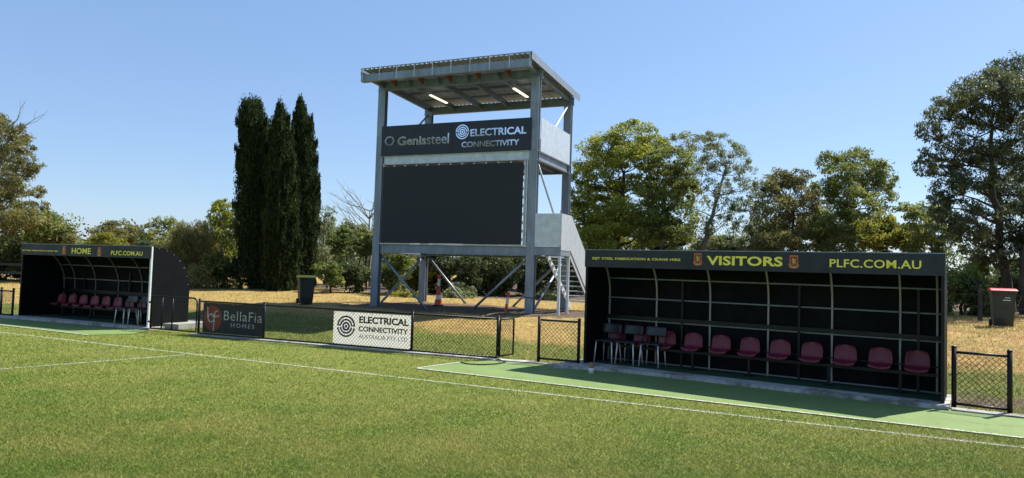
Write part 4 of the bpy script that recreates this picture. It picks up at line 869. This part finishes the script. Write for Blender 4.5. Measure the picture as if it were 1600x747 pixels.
tree('dark gum trunk cut by the right edge behind the bin', 'tree', 24.5, [(1606, 512), (1602, 440), (1606, 360), (1625, 260), (1640, 180)], .24, [(1630, 130, 40, 25), (1640, 200, 40, 30), (1625, 260, 34, 26), (1640, 320, 36, 26), (1612, 380, 22, 20, .8), (1650, 380, 36, 30)], 'gum_dark', 'bark_dark', (.15, .04), 2.3, 1.1, seed=75, tw=24, twig=.20)
bush('sunlit green shrub just past the VISITORS end wall', 23, 1500, 440, 30, 38, 'shrub', (.11, .05), 3.2, 76, base=506, n=14)
bush('shaded shrub beside the red lidded bin', 22.5, 1525, 470, 30, 34, 'shrub_dark', (.11, .05), 3.2, 77, base=506, n=12)
bush('olive shrub under the big dark gum branches', 26, 1535, 425, 22, 24, 'gum_olive', (.12, .05), 2.6, 78, base=508, n=9)
bush('dark shrub behind the two dark gum trunks', 28, 1590, 450, 36, 40, 'shrub_dark', (.13, .06), 3., 79, base=508, n=12)
bush('low shrub hugging the VISITORS end wall', 22, 1470, 480, 22, 26, 'shrub_dark', (.11, .05), 3., 80, base=506)
for i, (px, py, rx, ry, lf, ds, lab) in enumerate([(935, 375, 40, 36, 'shrub', 50, 'green shrub filling in below the domed gum beside the stairs'), (1045, 372, 44, 30, 'shrub_dark', 52, 'dark shrub below the leaning gum'),
    (1205, 372, 36, 34, 'shrub', 49, 'green shrub below the brown-tinged gum'), (1275, 362, 34, 40, 'gum_olive', 50, 'olive shrub joining the brown-tinged gum to the high rounded gum'), (1345, 362, 36, 32, 'shrub_dark', 48, 'dark shrub below the high rounded gum'), (1120, 390, 40, 18, 'gum_grey', 54, 'low grey shrub under the open grey gum')]):
    bush(lab, ds, px, py, rx, ry, lf, (.2, .085), 3., 150+i, base=468, n=14)
# far wood closing the view
rng = np.random.default_rng(99); C, SG, CN = [], [], []
for i in range(330):
    th = R(-58+116*i/330+rng.uniform(-.3, .3)); d = rng.uniform(85, 120); h = rng.uniform(1.5, 4.6)
    C.append((d*math.sin(th), d*math.cos(th), h*.6)); SG.append((1.3, 1.3, h*.42)); CN.append(300)
tag(fast_mesh('far_woodland', leaves(np.array(C), np.array(SG), np.array(CN), .55, .26, .1, rng), 4, [L['shrub_dark']]), 'far dark woodland closing the view between the trees', kind='stuff')

# unseen gums added behind the viewpoint for the silver sign letters to mirror
def unseen_gum(x, y, H_, r, label, seed):
    rng = np.random.default_rng(seed); root = empty('gum_tree', (x, y, -.05), 0, label, 'tree', 'added unseen gum trees behind the viewpoint')
    mb = MB(); limb(mb, (0, 0, 0), (.4, .2, H_*.75), .35, .12, .05, rng, 8, 8); C, SG = [], []
    for i in range(26):
        a = rng.uniform(0, 6.28); q_ = r*math.sqrt(rng.uniform(0, 1)); c = np.array((q_*math.cos(a), q_*math.sin(a), H_*rng.uniform(.45, .93)-q_*.15)); C.append(c); SG.append((.8, .8, .6)); limb(mb, (.2, .1, H_*.4), c, .09, .02, .12, rng, 5, 5)
    mb.build('trunk', M['bark_pale'], root)
    fast_mesh('crown', leaves(np.array(C), np.array(SG), np.full(len(C), 260), .42, .15, .5, rng), 4, [L['gum_dark']], parent=root)
unseen_gum(-29, -2.5, 15.0, 3.8, 'broad unseen gum added for the tower sign to mirror', 1)
unseen_gum(-37, 2.2, 16.8, 4.2, 'tall unseen gum added beside the broad one for the sign to mirror', 2)

# ------------------------------------------------------------------ grass
def in_poly(x, y, poly):
    c = np.zeros(x.shape, bool); n = len(poly)
    for i in range(n):
        (x0, y0), (x1, y1) = poly[i], poly[i-1]
        k = ((y0 > y) != (y1 > y)); xi = (x1-x0)*(y-y0)/((y1-y0) if y1 != y0 else 1e-9)+x0; c ^= k & (x < xi)
    return c
def blades(x, y, z, h, w, rng, lean=.7):
    n = len(x); th = rng.uniform(0, 2*math.pi, n); ln = rng.normal(0, lean, (n, 2)); b = np.stack([x, y, z], -1)
    s = np.stack([np.cos(th), np.sin(th), np.zeros(n)], -1)*(w/2)[:, None]; tip = b+np.stack([ln[:, 0]*h, ln[:, 1]*h, h], -1)
    return np.stack([b-s, b+s, tip], 1).reshape(-1, 3)
rng = np.random.default_rng(5)
def scatter(n, y0, y1, half=.95):
    """even in the angle below the horizon, so near turf is as dense as it looks"""
    iv = rng.uniform(1/y1, 1/y0, n); yy = 1/iv; xx = rng.uniform(-half, half, n)*yy; return xx, yy
x, y = scatter(950000, 5.0, 30); nb = behind(x, y)
jx, jy = rng.normal(0, .022, (2, len(x))); k = (nb < .02) & ~in_poly(x+jx, y+jy, MAT_V) & ~in_poly(x+jx, y+jy, MAT_H); x, y = x[k], y[k]
mid = np.zeros(len(x), int)
for a, b, w in LINES[:2]:
    d = np.array(b-a); Ln = np.hypot(*d); d /= Ln; s = (x-a.x)*d[0]+(y-a.y)*d[1]; off = np.abs(-(x-a.x)*d[1]+(y-a.y)*d[0]); on = (s > 0) & (s < Ln) & (off < w/2*rng.uniform(.8, 1.1, len(x)))
    mid[on & (rng.uniform(0, 1, len(x)) < .85)] = 1
r_ = np.hypot(x, y)
tag(fast_mesh('pitch_grass', blades(x, y, np.zeros(len(x)), rng.uniform(.012, .028, len(x))*(1+r_*.02), .0026+.00045*r_, rng, .9), 3, [M['blade'], M['blade_white']], mid), 'short mown grass covering the pitch', kind='stuff')
x, y = scatter(330000, 9.0, 42); nb = behind(x, y); ss = .9017*x-.4323*y
k = (nb > .15) & (nb < 22)
for fl, D, Lq in ((vloc, VD, VL), (hloc, HD, HL)): k &= ~in_poly(x, y, [fl(-.25, -.5), fl(Lq+.2, -.5), fl(Lq+.2, D+.25), fl(-.25, D+.25)])
x, y, nb, ss = x[k], y[k], nb[k], ss[k]; gr = z_green(nb, ss); mu = z_mulch(nb, ss); u = rng.uniform(0, 1, len(x)); nz = .5+.5*np.sin(x*2.1+1.3*np.sin(y*1.7))*np.sin(y*2.3+x*.6)
isg = u < np.clip(gr*1.2-.22+.55*(nz-.5), 0, 1); ism = rng.uniform(0, 1, len(x)) < mu; mid = np.where(ism, 2, np.where(isg, 1, 0)); r_ = np.hypot(x, y)
keep = ~(ism & (rng.uniform(0, 1, len(x)) < .55)); x, y, mid, r_ = x[keep], y[keep], mid[keep], r_[keep]
h = rng.uniform(.02, .075, len(x))*np.where(mid == 2, .5, 1)
tag(fast_mesh('bank_grass', blades(x, y, gz(x, y)-.004, h, .004+.0006*r_, rng, .8), 3, [M['blade_dry'], M['blade_green'], M['blade_straw']], mid), 'dry and green rough grass on the bank behind the fence', kind='stuff')
